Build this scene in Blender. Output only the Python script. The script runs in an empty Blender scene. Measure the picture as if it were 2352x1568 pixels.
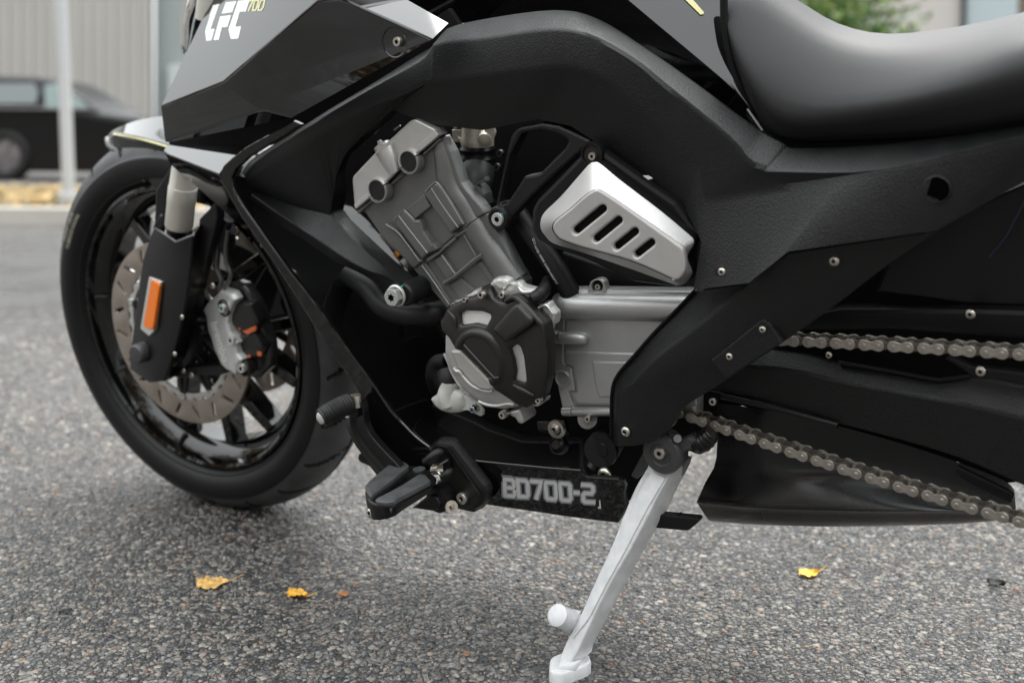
import bpy, bmesh, math, random
import numpy as np
from mathutils import Vector, Matrix
from mathutils.geometry import delaunay_2d_cdt

random.seed(7)
RNG = np.random.default_rng(11)
SC = bpy.context.scene
COL = SC.collection
R = math.radians

# ------------------------------------------------------------------ camera, sky, sun, exposure
CAM = np.array([0.0, 0.0, 0.66])
FPX, VC = 2700.0, 401.0            # focal length and principal row, measured on a 2352 px wide picture
_p, _r = R(1.5), R(0.5)
CF = np.array([0, math.cos(_p), -math.sin(_p)])
_R0 = np.array([1.0, 0, 0]); _U0 = np.array([0, math.sin(_p), math.cos(_p)])
CR = _R0 * math.cos(_r) + _U0 * math.sin(_r)
CU = _U0 * math.cos(_r) - _R0 * math.sin(_r)
cam = bpy.data.cameras.new('camera'); camo = bpy.data.objects.new('camera', cam); COL.objects.link(camo)
cam.sensor_width = 36; cam.lens = FPX / 2352 * 36; cam.shift_y = -(784 - VC) / 2352
cam.clip_start = 0.05; cam.clip_end = 500
M = Matrix.Identity(4)
for i in range(3):
    M[i][0] = CR[i]; M[i][1] = CU[i]; M[i][2] = -CF[i]; M[i][3] = CAM[i]
camo.matrix_world = M
cam.dof.use_dof = True; cam.dof.focus_distance = 1.49; cam.dof.aperture_fstop = 3.1; cam.dof.aperture_blades = 9
SC.camera = camo

SUN_EL, SUN_AZ = R(58), R(20)      # overcast: a wide soft sun high beyond the motorcycle
world = bpy.data.worlds.new("World"); SC.world = world; world.use_nodes = True
wn = world.node_tree; bg = wn.nodes['Background']
sky = wn.nodes.new('ShaderNodeTexSky'); sky.sky_type = 'NISHITA'; sky.sun_disc = False
sky.sun_elevation = SUN_EL; sky.sun_rotation = SUN_AZ; sky.dust_density = 4; sky.air_density = 1.2; sky.ozone_density = 1
hs = wn.nodes.new('ShaderNodeHueSaturation'); hs.inputs['Saturation'].default_value = 0.12
mx = wn.nodes.new('ShaderNodeMix'); mx.data_type = 'RGBA'; mx.inputs[0].default_value = 0.8
tcw = wn.nodes.new('ShaderNodeTexCoord'); sxyz = wn.nodes.new('ShaderNodeSeparateXYZ'); wn.links.new(tcw.outputs['Generated'], sxyz.inputs[0])
grd = wn.nodes.new('ShaderNodeMapRange'); grd.inputs[1].default_value = 0; grd.inputs[2].default_value = 1; grd.inputs[3].default_value = 0.38; grd.inputs[4].default_value = 2.25; wn.links.new(sxyz.outputs['Z'], grd.inputs[0])
cl = wn.nodes.new('ShaderNodeVectorMath'); cl.operation = 'SCALE'; cl.inputs[0].default_value = (7.7, 8.0, 8.1); wn.links.new(grd.outputs[0], cl.inputs['Scale'])   # overcast: three times brighter overhead than at the horizon
wn.links.new(cl.outputs[0], mx.inputs[7]); wn.links.new(sky.outputs[0], hs.inputs['Color']); wn.links.new(hs.outputs[0], mx.inputs[6])
wn.links.new(mx.outputs[2], bg.inputs['Color']); bg.inputs['Strength'].default_value = 0.12
sl = bpy.data.lights.new('sun', 'SUN'); sl.energy = 0.9; sl.angle = R(25); sl.color = (1, 0.97, 0.93)
so = bpy.data.objects.new('sun', sl); COL.objects.link(so)
_sd = Vector((math.sin(SUN_AZ) * math.cos(SUN_EL), math.cos(SUN_AZ) * math.cos(SUN_EL), math.sin(SUN_EL)))
so.rotation_euler = _sd.to_track_quat('Z', 'Y').to_euler(); so.location = (0, 0, 12)
SC.view_settings.view_transform = 'Standard'; SC.view_settings.look = 'None'
SC.view_settings.exposure = 1.1; SC.view_settings.gamma = 1
SC.render.engine = 'CYCLES'; SC.cycles.use_denoising = True; SC.cycles.max_bounces = 8
SC.cycles.sample_clamp_indirect = 6

# ------------------------------------------------------------------ measuring helpers
def ray(u, v): return CF + CR * ((u - 1176) / FPX) + CU * ((VC - v) / FPX)
def G(u, v, z=0.0):
    d = ray(u, v); return CAM + d * ((z - CAM[2]) / d[2])
def frame(yaw, lean):
    s, l = R(yaw), R(lean)
    e = np.array([math.cos(s), -math.sin(s), 0]); nh = np.array([-math.sin(s), -math.cos(s), 0]); z = np.array([0, 0, 1.0])
    return e, math.cos(l) * z + math.sin(l) * nh, math.cos(l) * nh - math.sin(l) * z
EX, UP, N = frame(33, 9)           # rearward, up, and left side of the leaning motorcycle
C0 = G(585, 1160)                  # front tyre on the ground: the motorcycle's middle plane goes through it
def P(u, v, o):
    """Point seen at u, v that lies o metres left of the motorcycle's middle plane."""
    d = ray(u, v); return CAM + d * (((C0 - CAM) @ N + o) / (d @ N))
def plane3(a, b, d):
    """Offset function of the flat plane through three (u, v, o) points."""
    A, B, D = P(*a), P(*b), P(*d); n = np.cross(B - A, D - A)
    def of(u, v):
        r = ray(u, v); return float((CAM + r * (((A - CAM) @ n) / (r @ n)) - C0) @ N)
    return of
def PB(u, v, h=0.0, b=0.25):
    """Point seen at u, v at height b + h along the motorcycle's own upright."""
    d = ray(u, v); return CAM + d * (((C0 - CAM) @ UP + b + h) / (d @ UP))
def Q(p, q): return P(p[0], p[1], q)
def crop(x0, y0, w, out=2352):
    s = out / w
    return lambda x, y: ((x0 + x / s) / 1.26531, (y0 + y / s) / 1.26531)
R1 = crop(0, 0, 1000, 2351); R2 = crop(900, 200, 800); R3 = crop(1400, 200, 800); R4 = crop(1100, 750, 800)
R5 = crop(150, 450, 900); R6 = crop(150, 950, 900); R7 = crop(950, 1150, 900); R8 = crop(1500, 1200, 800, 1600)
S1 = crop(1900, 850, 1076); S2 = crop(2000, 0, 976); S3 = crop(1200, 0, 1000, 2351); S4 = crop(400, 0, 1000, 2351)
S5 = crop(1900, 550, 1076); S8 = crop(700, 900, 800)
K2 = crop(560, 650, 300, 941); K3 = crop(1150, 800, 500, 1742); K4 = crop(1000, 320, 500, 1960); K5 = crop(1000, 600, 500, 1960)
K6 = crop(1040, 1250, 400, 2091); K7 = crop(1540, 400, 520, 1773); K8 = crop(1400, 1520, 400, 1352); K9 = crop(1380, 1330, 420); K10 = crop(460, 0, 400)
VV = lambda x, y: (x, y)
def pts(c, *ps): return [tuple(c(p[0], p[1])) + tuple(p[2:]) for p in ps]

# ------------------------------------------------------------------ object helpers
WL = {}                            # world position of every object's origin
def wl(o): return WL.get(o.name, np.zeros(3)) if o else np.zeros(3)
def empty(name, loc, parent=None):
    o = bpy.data.objects.new(name, None); COL.objects.link(o)
    o.empty_display_size = 0.05; WL[o.name] = np.array(loc, float)
    if parent: o.parent = parent
    o.location = np.array(loc, float) - wl(parent)
    return o
def tag(o, label, cat, group=None, kind=None):
    o['label'] = label; o['category'] = cat
    if group: o['group'] = group
    if kind: o['kind'] = kind
    return o
def obj(name, verts, faces, mat, parent=None, smooth=40, bevel=0, bseg=2, subsurf=0, label=None):
    V = np.array([tuple(v) for v in verts], float)
    c = (V.min(0) + V.max(0)) / 2
    me = bpy.data.meshes.new(name)
    me.from_pydata([tuple(v) for v in (V - c)], [], [tuple(int(i) for i in f) for f in faces])
    me.validate(clean_customdata=False)
    o = bpy.data.objects.new(name, me); COL.objects.link(o)
    WL[o.name] = c
    if parent: o.parent = parent
    o.location = c - wl(parent)
    for m in (mat if isinstance(mat, (list, tuple)) else [mat]): me.materials.append(m)
    bm = bmesh.new(); bm.from_mesh(me); bmesh.ops.recalc_face_normals(bm, faces=bm.faces); bm.to_mesh(me); bm.free()
    if smooth:
        me.polygons.foreach_set('use_smooth', [True] * len(me.polygons))
        if not subsurf: me.set_sharp_from_angle(angle=R(smooth))
    if bevel:
        b = o.modifiers.new('bevel', 'BEVEL'); b.width = bevel; b.segments = bseg; b.limit_method = 'ANGLE'; b.angle_limit = R(22)
    if subsurf:
        s = o.modifiers.new('subsurf', 'SUBSURF'); s.levels = subsurf; s.render_levels = subsurf
    if label: o['label'] = label
    return o
def copy_at(src, world_loc, parent, rot=None):
    o = src.copy(); COL.objects.link(o); o.parent = parent
    WL[o.name] = np.array(world_loc, float); o.location = np.array(world_loc, float) - wl(parent)
    if rot is not None: o.rotation_euler = rot
    return o

class MB:
    """Collects pieces of ONE mesh."""
    def __init__(s): s.v = []; s.f = []
    def add(s, v, f):
        b = len(s.v); s.v += [tuple(x) for x in v]; s.f += [tuple(i + b for i in q) for q in f]; return s
    def box(s, c, a, b, d):           # centre and three half-axes
        c, a, b, d = map(np.array, (c, a, b, d)); V = [c + i * a + j * b + k * d for i in (-1, 1) for j in (-1, 1) for k in (-1, 1)]
        return s.add(V, [(0, 1, 3, 2), (4, 6, 7, 5), (0, 4, 5, 1), (2, 3, 7, 6), (0, 2, 6, 4), (1, 5, 7, 3)])
    def obj(s, name, mat, parent=None, **k): return obj(name, s.v, s.f, mat, parent, **k)

def unit(a): a = np.array(a, float); return a / (np.linalg.norm(a) + 1e-12)
def rnd(poly, r, k=4):
    """Round the corners of a closed outline (r in picture px, or a third value per corner)."""
    out = []; n = len(poly)
    for i in range(n):
        p = np.array(poly[i][:2]); a = np.array(poly[i - 1][:2]) - p; b = np.array(poly[(i + 1) % n][:2]) - p
        rr = poly[i][2] if len(poly[i]) > 2 else r
        rr = min(rr, 0.48 * np.linalg.norm(a), 0.48 * np.linalg.norm(b))
        if rr < 0.3: out.append(tuple(p)); continue
        A = p + unit(a) * rr; B = p + unit(b) * rr
        for t in np.linspace(0, 1, k + 1): out.append(tuple((1 - t) ** 2 * A + 2 * t * (1 - t) * p + t * t * B))
    return out
def cr(ps, n, closed=False):
    """Catmull-Rom through points of any dimension, n steps per span."""
    ps = [np.array(p, float) for p in ps]; m = len(ps); out = []
    for i in range(m if closed else m - 1):
        g = lambda j: ps[j % m] if closed else ps[min(max(j, 0), m - 1)]
        a, b, c, d = g(i - 1), g(i), g(i + 1), g(i + 2)
        for k in range(n):
            t = k / n
            out.append(0.5 * (2 * b + (c - a) * t + (2 * a - 5 * b + 4 * c - d) * t * t + (3 * b - a - 3 * c + d) * t ** 3))
    if not closed: out.append(ps[-1])
    return out
def ell(cx, cy, rx, ry, ang=0, n=28):
    a = R(ang); return [(cx + rx * math.cos(t) * math.cos(a) - ry * math.sin(t) * math.sin(a), cy + rx * math.cos(t) * math.sin(a) + ry * math.sin(t) * math.cos(a)) for t in np.linspace(0, 2 * math.pi, n, endpoint=False)]
def area(p): return 0.5 * sum(p[i][0] * p[(i + 1) % len(p)][1] - p[(i + 1) % len(p)][0] * p[i][1] for i in range(len(p)))
def inset(poly, d):
    """Move a counter-clockwise outline inwards by d."""
    n = len(poly); out = []
    for i in range(n):
        p = np.array(poly[i]); a = unit(p - np.array(poly[i - 1])); b = unit(np.array(poly[(i + 1) % n]) - p)
        na = np.array([-a[1], a[0]]); nb = np.array([-b[1], b[0]]); m = na + nb; l = np.linalg.norm(m)
        m = na if l < 1e-6 else m / l; s = max(0.5, float(m @ na))
        out.append(tuple(p + m * d / s))
    return out
def inside(p, poly):
    c = False; n = len(poly); x, y = p
    for i in range(n):
        (x1, y1), (x2, y2) = poly[i - 1], poly[i]
        if (y1 > y) != (y2 > y) and x < (x2 - x1) * (y - y1) / (y2 - y1) + x1: c = not c
    return c
def edge_dist(p, poly):
    a = np.array(poly); b = np.roll(a, -1, 0); d = b - a; w = np.array(p) - a
    t = np.clip((w * d).sum(1) / ((d * d).sum(1) + 1e-12), 0, 1)[:, None]
    return np.sqrt(((w - d * t) ** 2).sum(1)).min()
def sheet_mesh(outline, holes, ofun, thick, bev, spacing, unp, ax=None):
    """A plate seen along its outline, with depth, rounded rim and holes; ofun(u, v) is its offset."""
    of = ofun if callable(ofun) else (lambda u, v: ofun)
    ax = N if ax is None else np.array(ax)
    outl = [tuple(p[:2]) for p in outline]
    if area(outl) < 0: outl = outl[::-1]
    loops = [outl] + [([tuple(q[:2]) for q in h] if area(h) < 0 else [tuple(q[:2]) for q in h][::-1]) for h in holes]
    cu = np.mean(np.array(outl), 0); w0 = unp(cu[0], cu[1], of(*cu)); w1 = unp(cu[0] + 1, cu[1], of(*cu)); w2 = unp(cu[0], cu[1] + 1, of(*cu))
    px = 2 / (np.linalg.norm(w1 - w0) + np.linalg.norm(w2 - w0))          # picture px per metre here
    V, F = [], []
    front, bidx = [], []
    for lp in loops:
        rings = [(bev * px, 0.0), (0.3 * bev * px, 0.3 * bev), (0, bev), (0, max(thick, bev * 1.01))] if bev else [(0, 0.0), (0, thick)]
        idx = []
        for d, dep in rings:
            q = inset(lp, d) if d else lp
            idx.append(range(len(V), len(V) + len(q)))
            V += [unp(a[0], a[1], of(a[0], a[1])) - ax * dep for a in q]
            if len(idx) == 1: front.append(q)
        n = len(lp)
        for k in range(len(idx) - 1):
            for i in range(n):
                j = (i + 1) % n; F.append((idx[k][i], idx[k][j], idx[k + 1][j], idx[k + 1][i]))
        bidx.append(idx)
    p2, loopsi = [], []
    for q in front:
        loopsi.append(list(range(len(p2), len(p2) + len(q)))); p2 += [Vector(a) for a in q]
    nb = len(p2)
    if spacing:
        a = np.array(front[0]); lo, hi = a.min(0), a.max(0)
        for x in np.arange(lo[0], hi[0], spacing):
            for y in np.arange(lo[1], hi[1], spacing):
                p = (x + spacing * 0.13, y + spacing * 0.27)
                if inside(p, front[0]) and not any(inside(p, h) for h in front[1:]) and all(edge_dist(p, h) > spacing * 0.4 for h in front): p2.append(Vector(p))
    vo, _, fo, ov, _, _ = delaunay_2d_cdt(p2, [], loopsi, 1, 1e-5)
    mp = {}
    flat = [i for b in bidx for i in b[0]]
    for i, orig in enumerate(ov):
        k = [j for j in orig if j < nb]
        if k: mp[i] = flat[k[0]]
        else: mp[i] = len(V); V.append(unp(vo[i][0], vo[i][1], of(vo[i][0], vo[i][1])))
    nfr = len(F)
    for f in fo:
        c = np.mean([vo[i] for i in f], 0)
        if inside(c, front[0]) and not any(inside(c, h) for h in front[1:]): F.append(tuple(mp[i] for i in (f if area([vo[i] for i in f]) > 0 else f[::-1])))
    return V, F, nfr
def sheet(name, outline, o, thick, mat, parent, bev=0.0015, holes=(), spacing=None, smooth=40, unp=None, ax=None, **k):
    v, f, nfr = sheet_mesh(outline, holes, o, thick, bev, spacing, unp or P, ax)
    ob = obj(name, v, f, mat, parent, smooth=smooth, **k)
    if smooth and not spacing:                                       # a flat face stays flat, only its rounded rim is smooth
        ps = ob.data.polygons
        if len(ps) == len(f): ps.foreach_set('use_smooth', [i < nfr for i in range(len(f))])
    return ob
def lin(ps, n):
    ps = [np.array(p, float) for p in ps]; out = []
    for a, b in zip(ps, ps[1:]): out += [a + (b - a) * k / n for k in range(n)]
    return out + [ps[-1]]
def loft_mesh(lines, n=1, across=1, close=False, unp=None, straight=()):
    """Lines of (u, v, o) with the same number of stations, joined into one skin."""
    unp = unp or P
    L = [(lin if i in straight else cr)(l, n) for i, l in enumerate(lines)] if n > 1 else [[np.array(p, float) for p in l] for l in lines]
    L = [[unp(*p[:3]) - (N * p[3] if len(p) > 3 else 0) for p in l] for l in L]
    if across > 1:
        L = [list(x) for x in zip(*[cr(c, across) for c in zip(*L)])]
    m = len(L[0]); V = [p for l in L for p in l]; F = []
    for i in range(len(L) if close else len(L) - 1):
        a, b = i * m, ((i + 1) % len(L)) * m
        for j in range(m - 1): F.append((a + j, a + j + 1, b + j + 1, b + j))
    return V, F
def loft(name, lines, mat, parent, n=1, across=1, unp=None, straight=(), weighted=False, **k):
    v, f = loft_mesh(lines, n, across, False, unp, straight); o = obj(name, v, f, mat, parent, **k)
    if weighted:
        w = o.modifiers.new('weighted_normals', 'WEIGHTED_NORMAL'); w.weight = 90; w.keep_sharp = True
    return o
def creased(lines, idx, w=0.1):
    """Double the lines that are creases, so the faces either side stay flat and the fold is a narrow radius."""
    out = []
    for i, l in enumerate(lines):
        if i in idx:
            for q in (lines[i - 1], lines[i + 1]): out.append([tuple(np.array(a[:3]) * (1 - w) + np.array(b[:3]) * w) for a, b in zip(l, q)])
        else: out.append(l)
    return out
def tube_mesh(path, r, seg=12, n=1, caps=True, closed=False, ring=None):
    path = [np.array(p, float) for p in path]
    rr = list(r) if hasattr(r, '__len__') else [r] * len(path)
    if n > 1:
        q = cr([np.append(p, a) for p, a in zip(path, rr)], n, closed); path = [x[:3] for x in q]; rr = [x[3] for x in q]
    m = len(path); V, F = [], []; nrm = None
    for i in range(m):
        t = unit((path[(i + 1) % m] if closed else path[min(i + 1, m - 1)]) - (path[i - 1] if closed or i else path[0]))
        if nrm is None: nrm = unit(np.cross(t, [0.13, 0.21, 1]))
        nrm = unit(nrm - t * (nrm @ t)); b = np.cross(t, nrm)
        a = rr[i] * (ring(i) if ring else 1)
        V += [path[i] + a * (math.cos(x) * nrm + math.sin(x) * b) for x in np.linspace(0, 2 * math.pi, seg, endpoint=False)]
    for i in range(m if closed else m - 1):
        for j in range(seg):
            k = (j + 1) % seg; a, b = i * seg, ((i + 1) % m) * seg; F.append((a + j, a + k, b + k, b + j))
    if caps and not closed: F.append(tuple(range(seg))[::-1]); F.append(tuple(range((m - 1) * seg, m * seg)))
    return V, F
def tube(name, path, r, mat, parent, seg=12, n=1, **k):
    ring = k.pop('ring', None); v, f = tube_mesh(path, r, seg, n, ring=ring); return obj(name, v, f, mat, parent, **k)
def lathe_mesh(c, ax, prof, seg=32, a0=0, a1=360, e=None):
    """prof: (radius, height along ax)."""
    ax = unit(ax); e1 = unit(e if e is not None else np.cross(ax, [0.31, 0.2, 1.0])); e1 = unit(e1 - ax * (e1 @ ax)); e2 = np.cross(ax, e1)
    full = abs(a1 - a0) >= 360; V, F = [], []
    ang = np.linspace(R(a0), R(a1), seg, endpoint=not full); m = len(prof)
    for t in ang:
        d = math.cos(t) * e1 + math.sin(t) * e2
        V += [np.array(c) + d * p[0] + ax * p[1] for p in prof]
    for i in range(seg if full else seg - 1):
        j = (i + 1) % seg
        for k in range(m - 1): F.append((i * m + k, j * m + k, j * m + k + 1, i * m + k + 1))
    return V, F
def lathe(name, c, ax, prof, mat, parent, seg=32, **k):
    a0 = k.pop('a0', 0); a1 = k.pop('a1', 360); v, f = lathe_mesh(c, ax, prof, seg, a0, a1, k.pop('e', None)); return obj(name, v, f, mat, parent, **k)

# ------------------------------------------------------------------ materials
def mat(name, base, rough=0.5, metal=0.0, spec=0.5, coat=0.0, bump=0.0, bscale=300, bdetail=4, vary=0.0, vscale=30, rvary=0.0, crackle=0.0, aniso=0, trans=0, sss=0, alpha=1, bdist=0.0006):
    m = bpy.data.materials.new(name); m.use_nodes = True; nt = m.node_tree; b = nt.nodes['Principled BSDF']; L = nt.links.new
    b.inputs['Base Color'].default_value = tuple(base) + (1,); b.inputs['Roughness'].default_value = rough; b.inputs['Metallic'].default_value = metal
    b.inputs['Specular IOR Level'].default_value = spec; b.inputs['Coat Weight'].default_value = coat; b.inputs['Coat Roughness'].default_value = 0.03
    b.inputs['Transmission Weight'].default_value = trans; b.inputs['Subsurface Weight'].default_value = sss
    if sss: b.inputs['Subsurface Radius'].default_value = (0.01, 0.01, 0.01)
    tc = nt.nodes.new('ShaderNodeTexCoord')
    def noise(s, d=4):
        n = nt.nodes.new('ShaderNodeTexNoise'); n.inputs['Scale'].default_value = s; n.inputs['Detail'].default_value = d; L(tc.outputs['Object'], n.inputs['Vector']); return n
    if vary or rvary:
        n = noise(vscale, 6)
        if vary:
            hsv = nt.nodes.new('ShaderNodeHueSaturation'); hsv.inputs['Color'].default_value = tuple(base) + (1,)
            mr = nt.nodes.new('ShaderNodeMapRange'); mr.inputs[1].default_value = 0.3; mr.inputs[2].default_value = 0.7; mr.inputs[3].default_value = 1 - vary; mr.inputs[4].default_value = 1 + vary
            L(n.outputs[0], mr.inputs[0]); L(mr.outputs[0], hsv.inputs['Value']); L(hsv.outputs[0], b.inputs['Base Color'])
        if rvary:
            mr = nt.nodes.new('ShaderNodeMapRange'); mr.inputs[1].default_value = 0.3; mr.inputs[2].default_value = 0.7; mr.inputs[3].default_value = max(0.02, rough - rvary); mr.inputs[4].default_value = rough + rvary
            L(n.outputs[0], mr.inputs[0]); L(mr.outputs[0], b.inputs['Roughness'])
    if bump or crackle:
        n = noise(bscale, bdetail); h = n.outputs[0]
        if crackle:
            v = nt.nodes.new('ShaderNodeTexVoronoi'); v.feature = 'DISTANCE_TO_EDGE'; v.inputs['Scale'].default_value = bscale * 0.9
            L(tc.outputs['Object'], v.inputs['Vector'])
            mm = nt.nodes.new('ShaderNodeMath'); mm.operation = 'MULTIPLY'; mm.inputs[1].default_value = crackle; L(v.outputs[0], mm.inputs[0])
            ad = nt.nodes.new('ShaderNodeMath'); L(h, ad.inputs[0]); L(mm.outputs[0], ad.inputs[1]); h = ad.outputs[0]
        bp = nt.nodes.new('ShaderNodeBump'); bp.inputs['Strength'].default_value = bump; bp.inputs['Distance'].default_value = bdist
        L(h, bp.inputs['Height']); L(bp.outputs[0], b.inputs['Normal'])
    return m
TEX = mat('textured_black', (0.0045, 0.0048, 0.005), 0.40, spec=0.42, bump=0.9, bscale=600, bdetail=5, crackle=0.2, bdist=0.0009, rvary=0.06, vscale=40)
GLOSS = mat('gloss_black', (0.004, 0.004, 0.004), 0.04, spec=0.5, coat=0.4)
SATIN = mat('satin_black', (0.006, 0.006, 0.0065), 0.35, spec=0.35, bump=0.15, bscale=900)
HOLE_SHADE = mat('hole_shade_black', (0.001, 0.001, 0.001), 0.8, spec=0.02)
MATTE = mat('matte_black', (0.006, 0.006, 0.006), 0.65, spec=0.2)
CAST = mat('cast_black', (0.006, 0.006, 0.006), 0.26, spec=0.4, bump=1.0, bscale=900, bdetail=5, bdist=0.0009)
GREY = mat('grey_engine_paint', (0.17, 0.17, 0.169), 0.33, metal=0.6, spec=0.5, bump=0.6, bscale=800, bdist=0.0008, vary=0.08)
GREYL = mat('grey_gearbox_paint', (0.46, 0.46, 0.46), 0.35, metal=0.7, bump=0.5, bscale=900, vary=0.05)
SILVER = mat('silver_paint', (0.63, 0.62, 0.605), 0.36, metal=0.7, bump=0.45, bscale=1000, vary=0.05)
ALU = mat('raw_cast_aluminium', (0.72, 0.72, 0.70), 0.36, metal=0.7, bump=0.5, bscale=900, vary=0.1)
BRONZE = mat('bronze_black_cover', (0.020, 0.0185, 0.0175), 0.33, metal=0.25, bump=0.2, bscale=1400)
BOLT = mat('bolt_steel', (0.62, 0.58, 0.52), 0.28, metal=0.95, vary=0.12, vscale=200)
ZINC = mat('zinc_bolt', (0.62, 0.63, 0.6), 0.42, metal=0.75, vary=0.08, vscale=150)
DARK = mat('socket_dark', (0.01, 0.009, 0.008), 0.5)
TYRE = mat('tyre_rubber', (0.008, 0.008, 0.0085), 0.5, spec=0.35, bump=0.3, bscale=500, vary=0.2, vscale=14)
RUBBER = mat('rubber', (0.010, 0.010, 0.0105), 0.5, spec=0.4, bump=0.3, bscale=500, vary=0.35, vscale=60)
HOSE = mat('hose_rubber', (0.006, 0.006, 0.0065), 0.5, spec=0.35, bump=0.4, bscale=900)
SEATM = mat('seat_vinyl', (0.014, 0.014, 0.015), 0.5, spec=0.4, bump=0.35, bscale=1200, bdetail=2)
DISC = mat('brake_disc_steel', (0.44, 0.385, 0.335), 0.33, metal=0.75, bump=0.2, bscale=300, vary=0.1)
FORKM = mat('fork_tube_coating', (0.66, 0.64, 0.575), 0.35, metal=0.1)
CALI = mat('caliper_paint', (0.56, 0.57, 0.55), 0.33, metal=0.4, vary=0.1, vscale=60)
STAND = mat('white_stand_paint', (0.62, 0.625, 0.635), 0.38, vary=0.10, vscale=70, bump=0.3, bscale=700)
CHAIN = mat('chain_steel', (0.38, 0.35, 0.305), 0.36, metal=0.65, vary=0.15, vscale=120)
PLASTIC = mat('milky_plastic', (0.62, 0.62, 0.585), 0.42, sss=0.3)
WHITE = mat('white_print', (0.78, 0.79, 0.78), 0.35)
DECAL = mat('grey_print', (0.47, 0.475, 0.47), 0.4)
DECALD = mat('dark_grey_print', (0.20, 0.203, 0.22), 0.35)
YELLOW = mat('pale_yellow_print', (0.66, 0.62, 0.30), 0.35)
TEAL = mat('teal_paint_mark', (0.02, 0.36, 0.33), 0.4)
CHROME = mat('chrome', (0.7, 0.7, 0.7), 0.06, metal=1)
ORANGE = mat('orange_paint', (0.7, 0.14, 0.03), 0.45)
AMBER = mat('amber_reflector', (0.80, 0.17, 0.002), 0.25, spec=0.3, bump=0.8, bscale=700)
# ------------------------------------------------------------------ ground
def asphalt_mat():
    m = bpy.data.materials.new('wet_asphalt'); m.use_nodes = True; nt = m.node_tree; b = nt.nodes['Principled BSDF']; L = nt.links.new
    tc = nt.nodes.new('ShaderNodeTexCoord'); nn = nt.nodes.new
    def noise(s, d=5):
        n = nn('ShaderNodeTexNoise'); n.inputs['Scale'].default_value = s; n.inputs['Detail'].default_value = d; L(tc.outputs['Object'], n.inputs['Vector']); return n
    def mrange(src, a, c, lo, hi):
        r = nn('ShaderNodeMapRange'); r.inputs[1].default_value = a; r.inputs[2].default_value = c; r.inputs[3].default_value = lo; r.inputs[4].default_value = hi; L(src, r.inputs[0]); return r.outputs[0]
    wv = noise(40, 3); mixv = nn('ShaderNodeMix'); mixv.data_type = 'RGBA'; mixv.blend_type = 'LINEAR_LIGHT'; mixv.inputs[0].default_value = 0.006
    L(tc.outputs['Object'], mixv.inputs[6]); L(wv.outputs['Color'], mixv.inputs[7])
    v = nn('ShaderNodeTexVoronoi'); v.inputs['Scale'].default_value = 112; v.inputs['Randomness'].default_value = 1; L(mixv.outputs[2], v.inputs['Vector'])
    e = nn('ShaderNodeTexVoronoi'); e.feature = 'DISTANCE_TO_EDGE'; e.inputs['Scale'].default_value = 112; L(mixv.outputs[2], e.inputs['Vector'])
    sep = nn('ShaderNodeSeparateColor'); L(v.outputs['Color'], sep.inputs[0])
    rp = nn('ShaderNodeValToRGB'); rp.color_ramp.interpolation = 'CONSTANT'; el = rp.color_ramp.elements
    el[0].position = 0; el[0].color = (0.032, 0.032, 0.034, 1); el[1].position = 0.36; el[1].color = (0.105, 0.103, 0.10, 1)
    for p, c in ((0.52, (0.155, 0.142, 0.127, 1)), (0.68, (0.20, 0.182, 0.16, 1)), (0.82, (0.068, 0.066, 0.066, 1)), (0.93, (0.15, 0.108, 0.084, 1))):
        q = el.new(p); q.color = c
    L(sep.outputs[0], rp.inputs[0])
    gap = mrange(e.outputs['Distance'], 0.02, 0.16, 0, 1)
    mc = nn('ShaderNodeMix'); mc.data_type = 'RGBA'; L(gap, mc.inputs[0]); mc.inputs[6].default_value = (0.011, 0.011, 0.012, 1); L(rp.outputs[0], mc.inputs[7])
    big = noise(1.3, 6); val = mrange(big.outputs[0], 0.3, 0.7, 0.82, 1.15)
    hv = nn('ShaderNodeHueSaturation'); L(mc.outputs[2], hv.inputs['Color']); L(val, hv.inputs['Value']); L(hv.outputs[0], b.inputs['Base Color'])
    wet = noise(2.1, 5); L(mrange(wet.outputs[0], 0.35, 0.65, 0.20, 0.38), b.inputs['Roughness'])
    bp = nn('ShaderNodeBump'); bp.inputs['Strength'].default_value = 0.75; bp.inputs['Distance'].default_value = 0.002
    fine = noise(600, 3); ad = nn('ShaderNodeMath'); ad.operation = 'MULTIPLY_ADD'; L(fine.outputs[0], ad.inputs[0]); ad.inputs[1].default_value = 0.5; L(gap, ad.inputs[2])
    L(ad.outputs[0], bp.inputs['Height']); L(bp.outputs[0], b.inputs['Normal'])
    return m
ASPH = asphalt_mat()
def slab(name, x0, x1, y0, y1, z0, z1, m, kind='structure'):
    o = MB().box(((x0 + x1) / 2, (y0 + y1) / 2, (z0 + z1) / 2), ((x1 - x0) / 2, 0, 0), (0, (y1 - y0) / 2, 0), (0, 0, (z1 - z0) / 2)).obj(name, m, smooth=0); o['kind'] = kind; return o
g = obj('asphalt_ground', [(-140, -140, 0), (140, -140, 0), (140, 200, 0), (-140, 200, 0)], [(0, 1, 2, 3)], ASPH, smooth=0); g['kind'] = 'structure'

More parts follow.
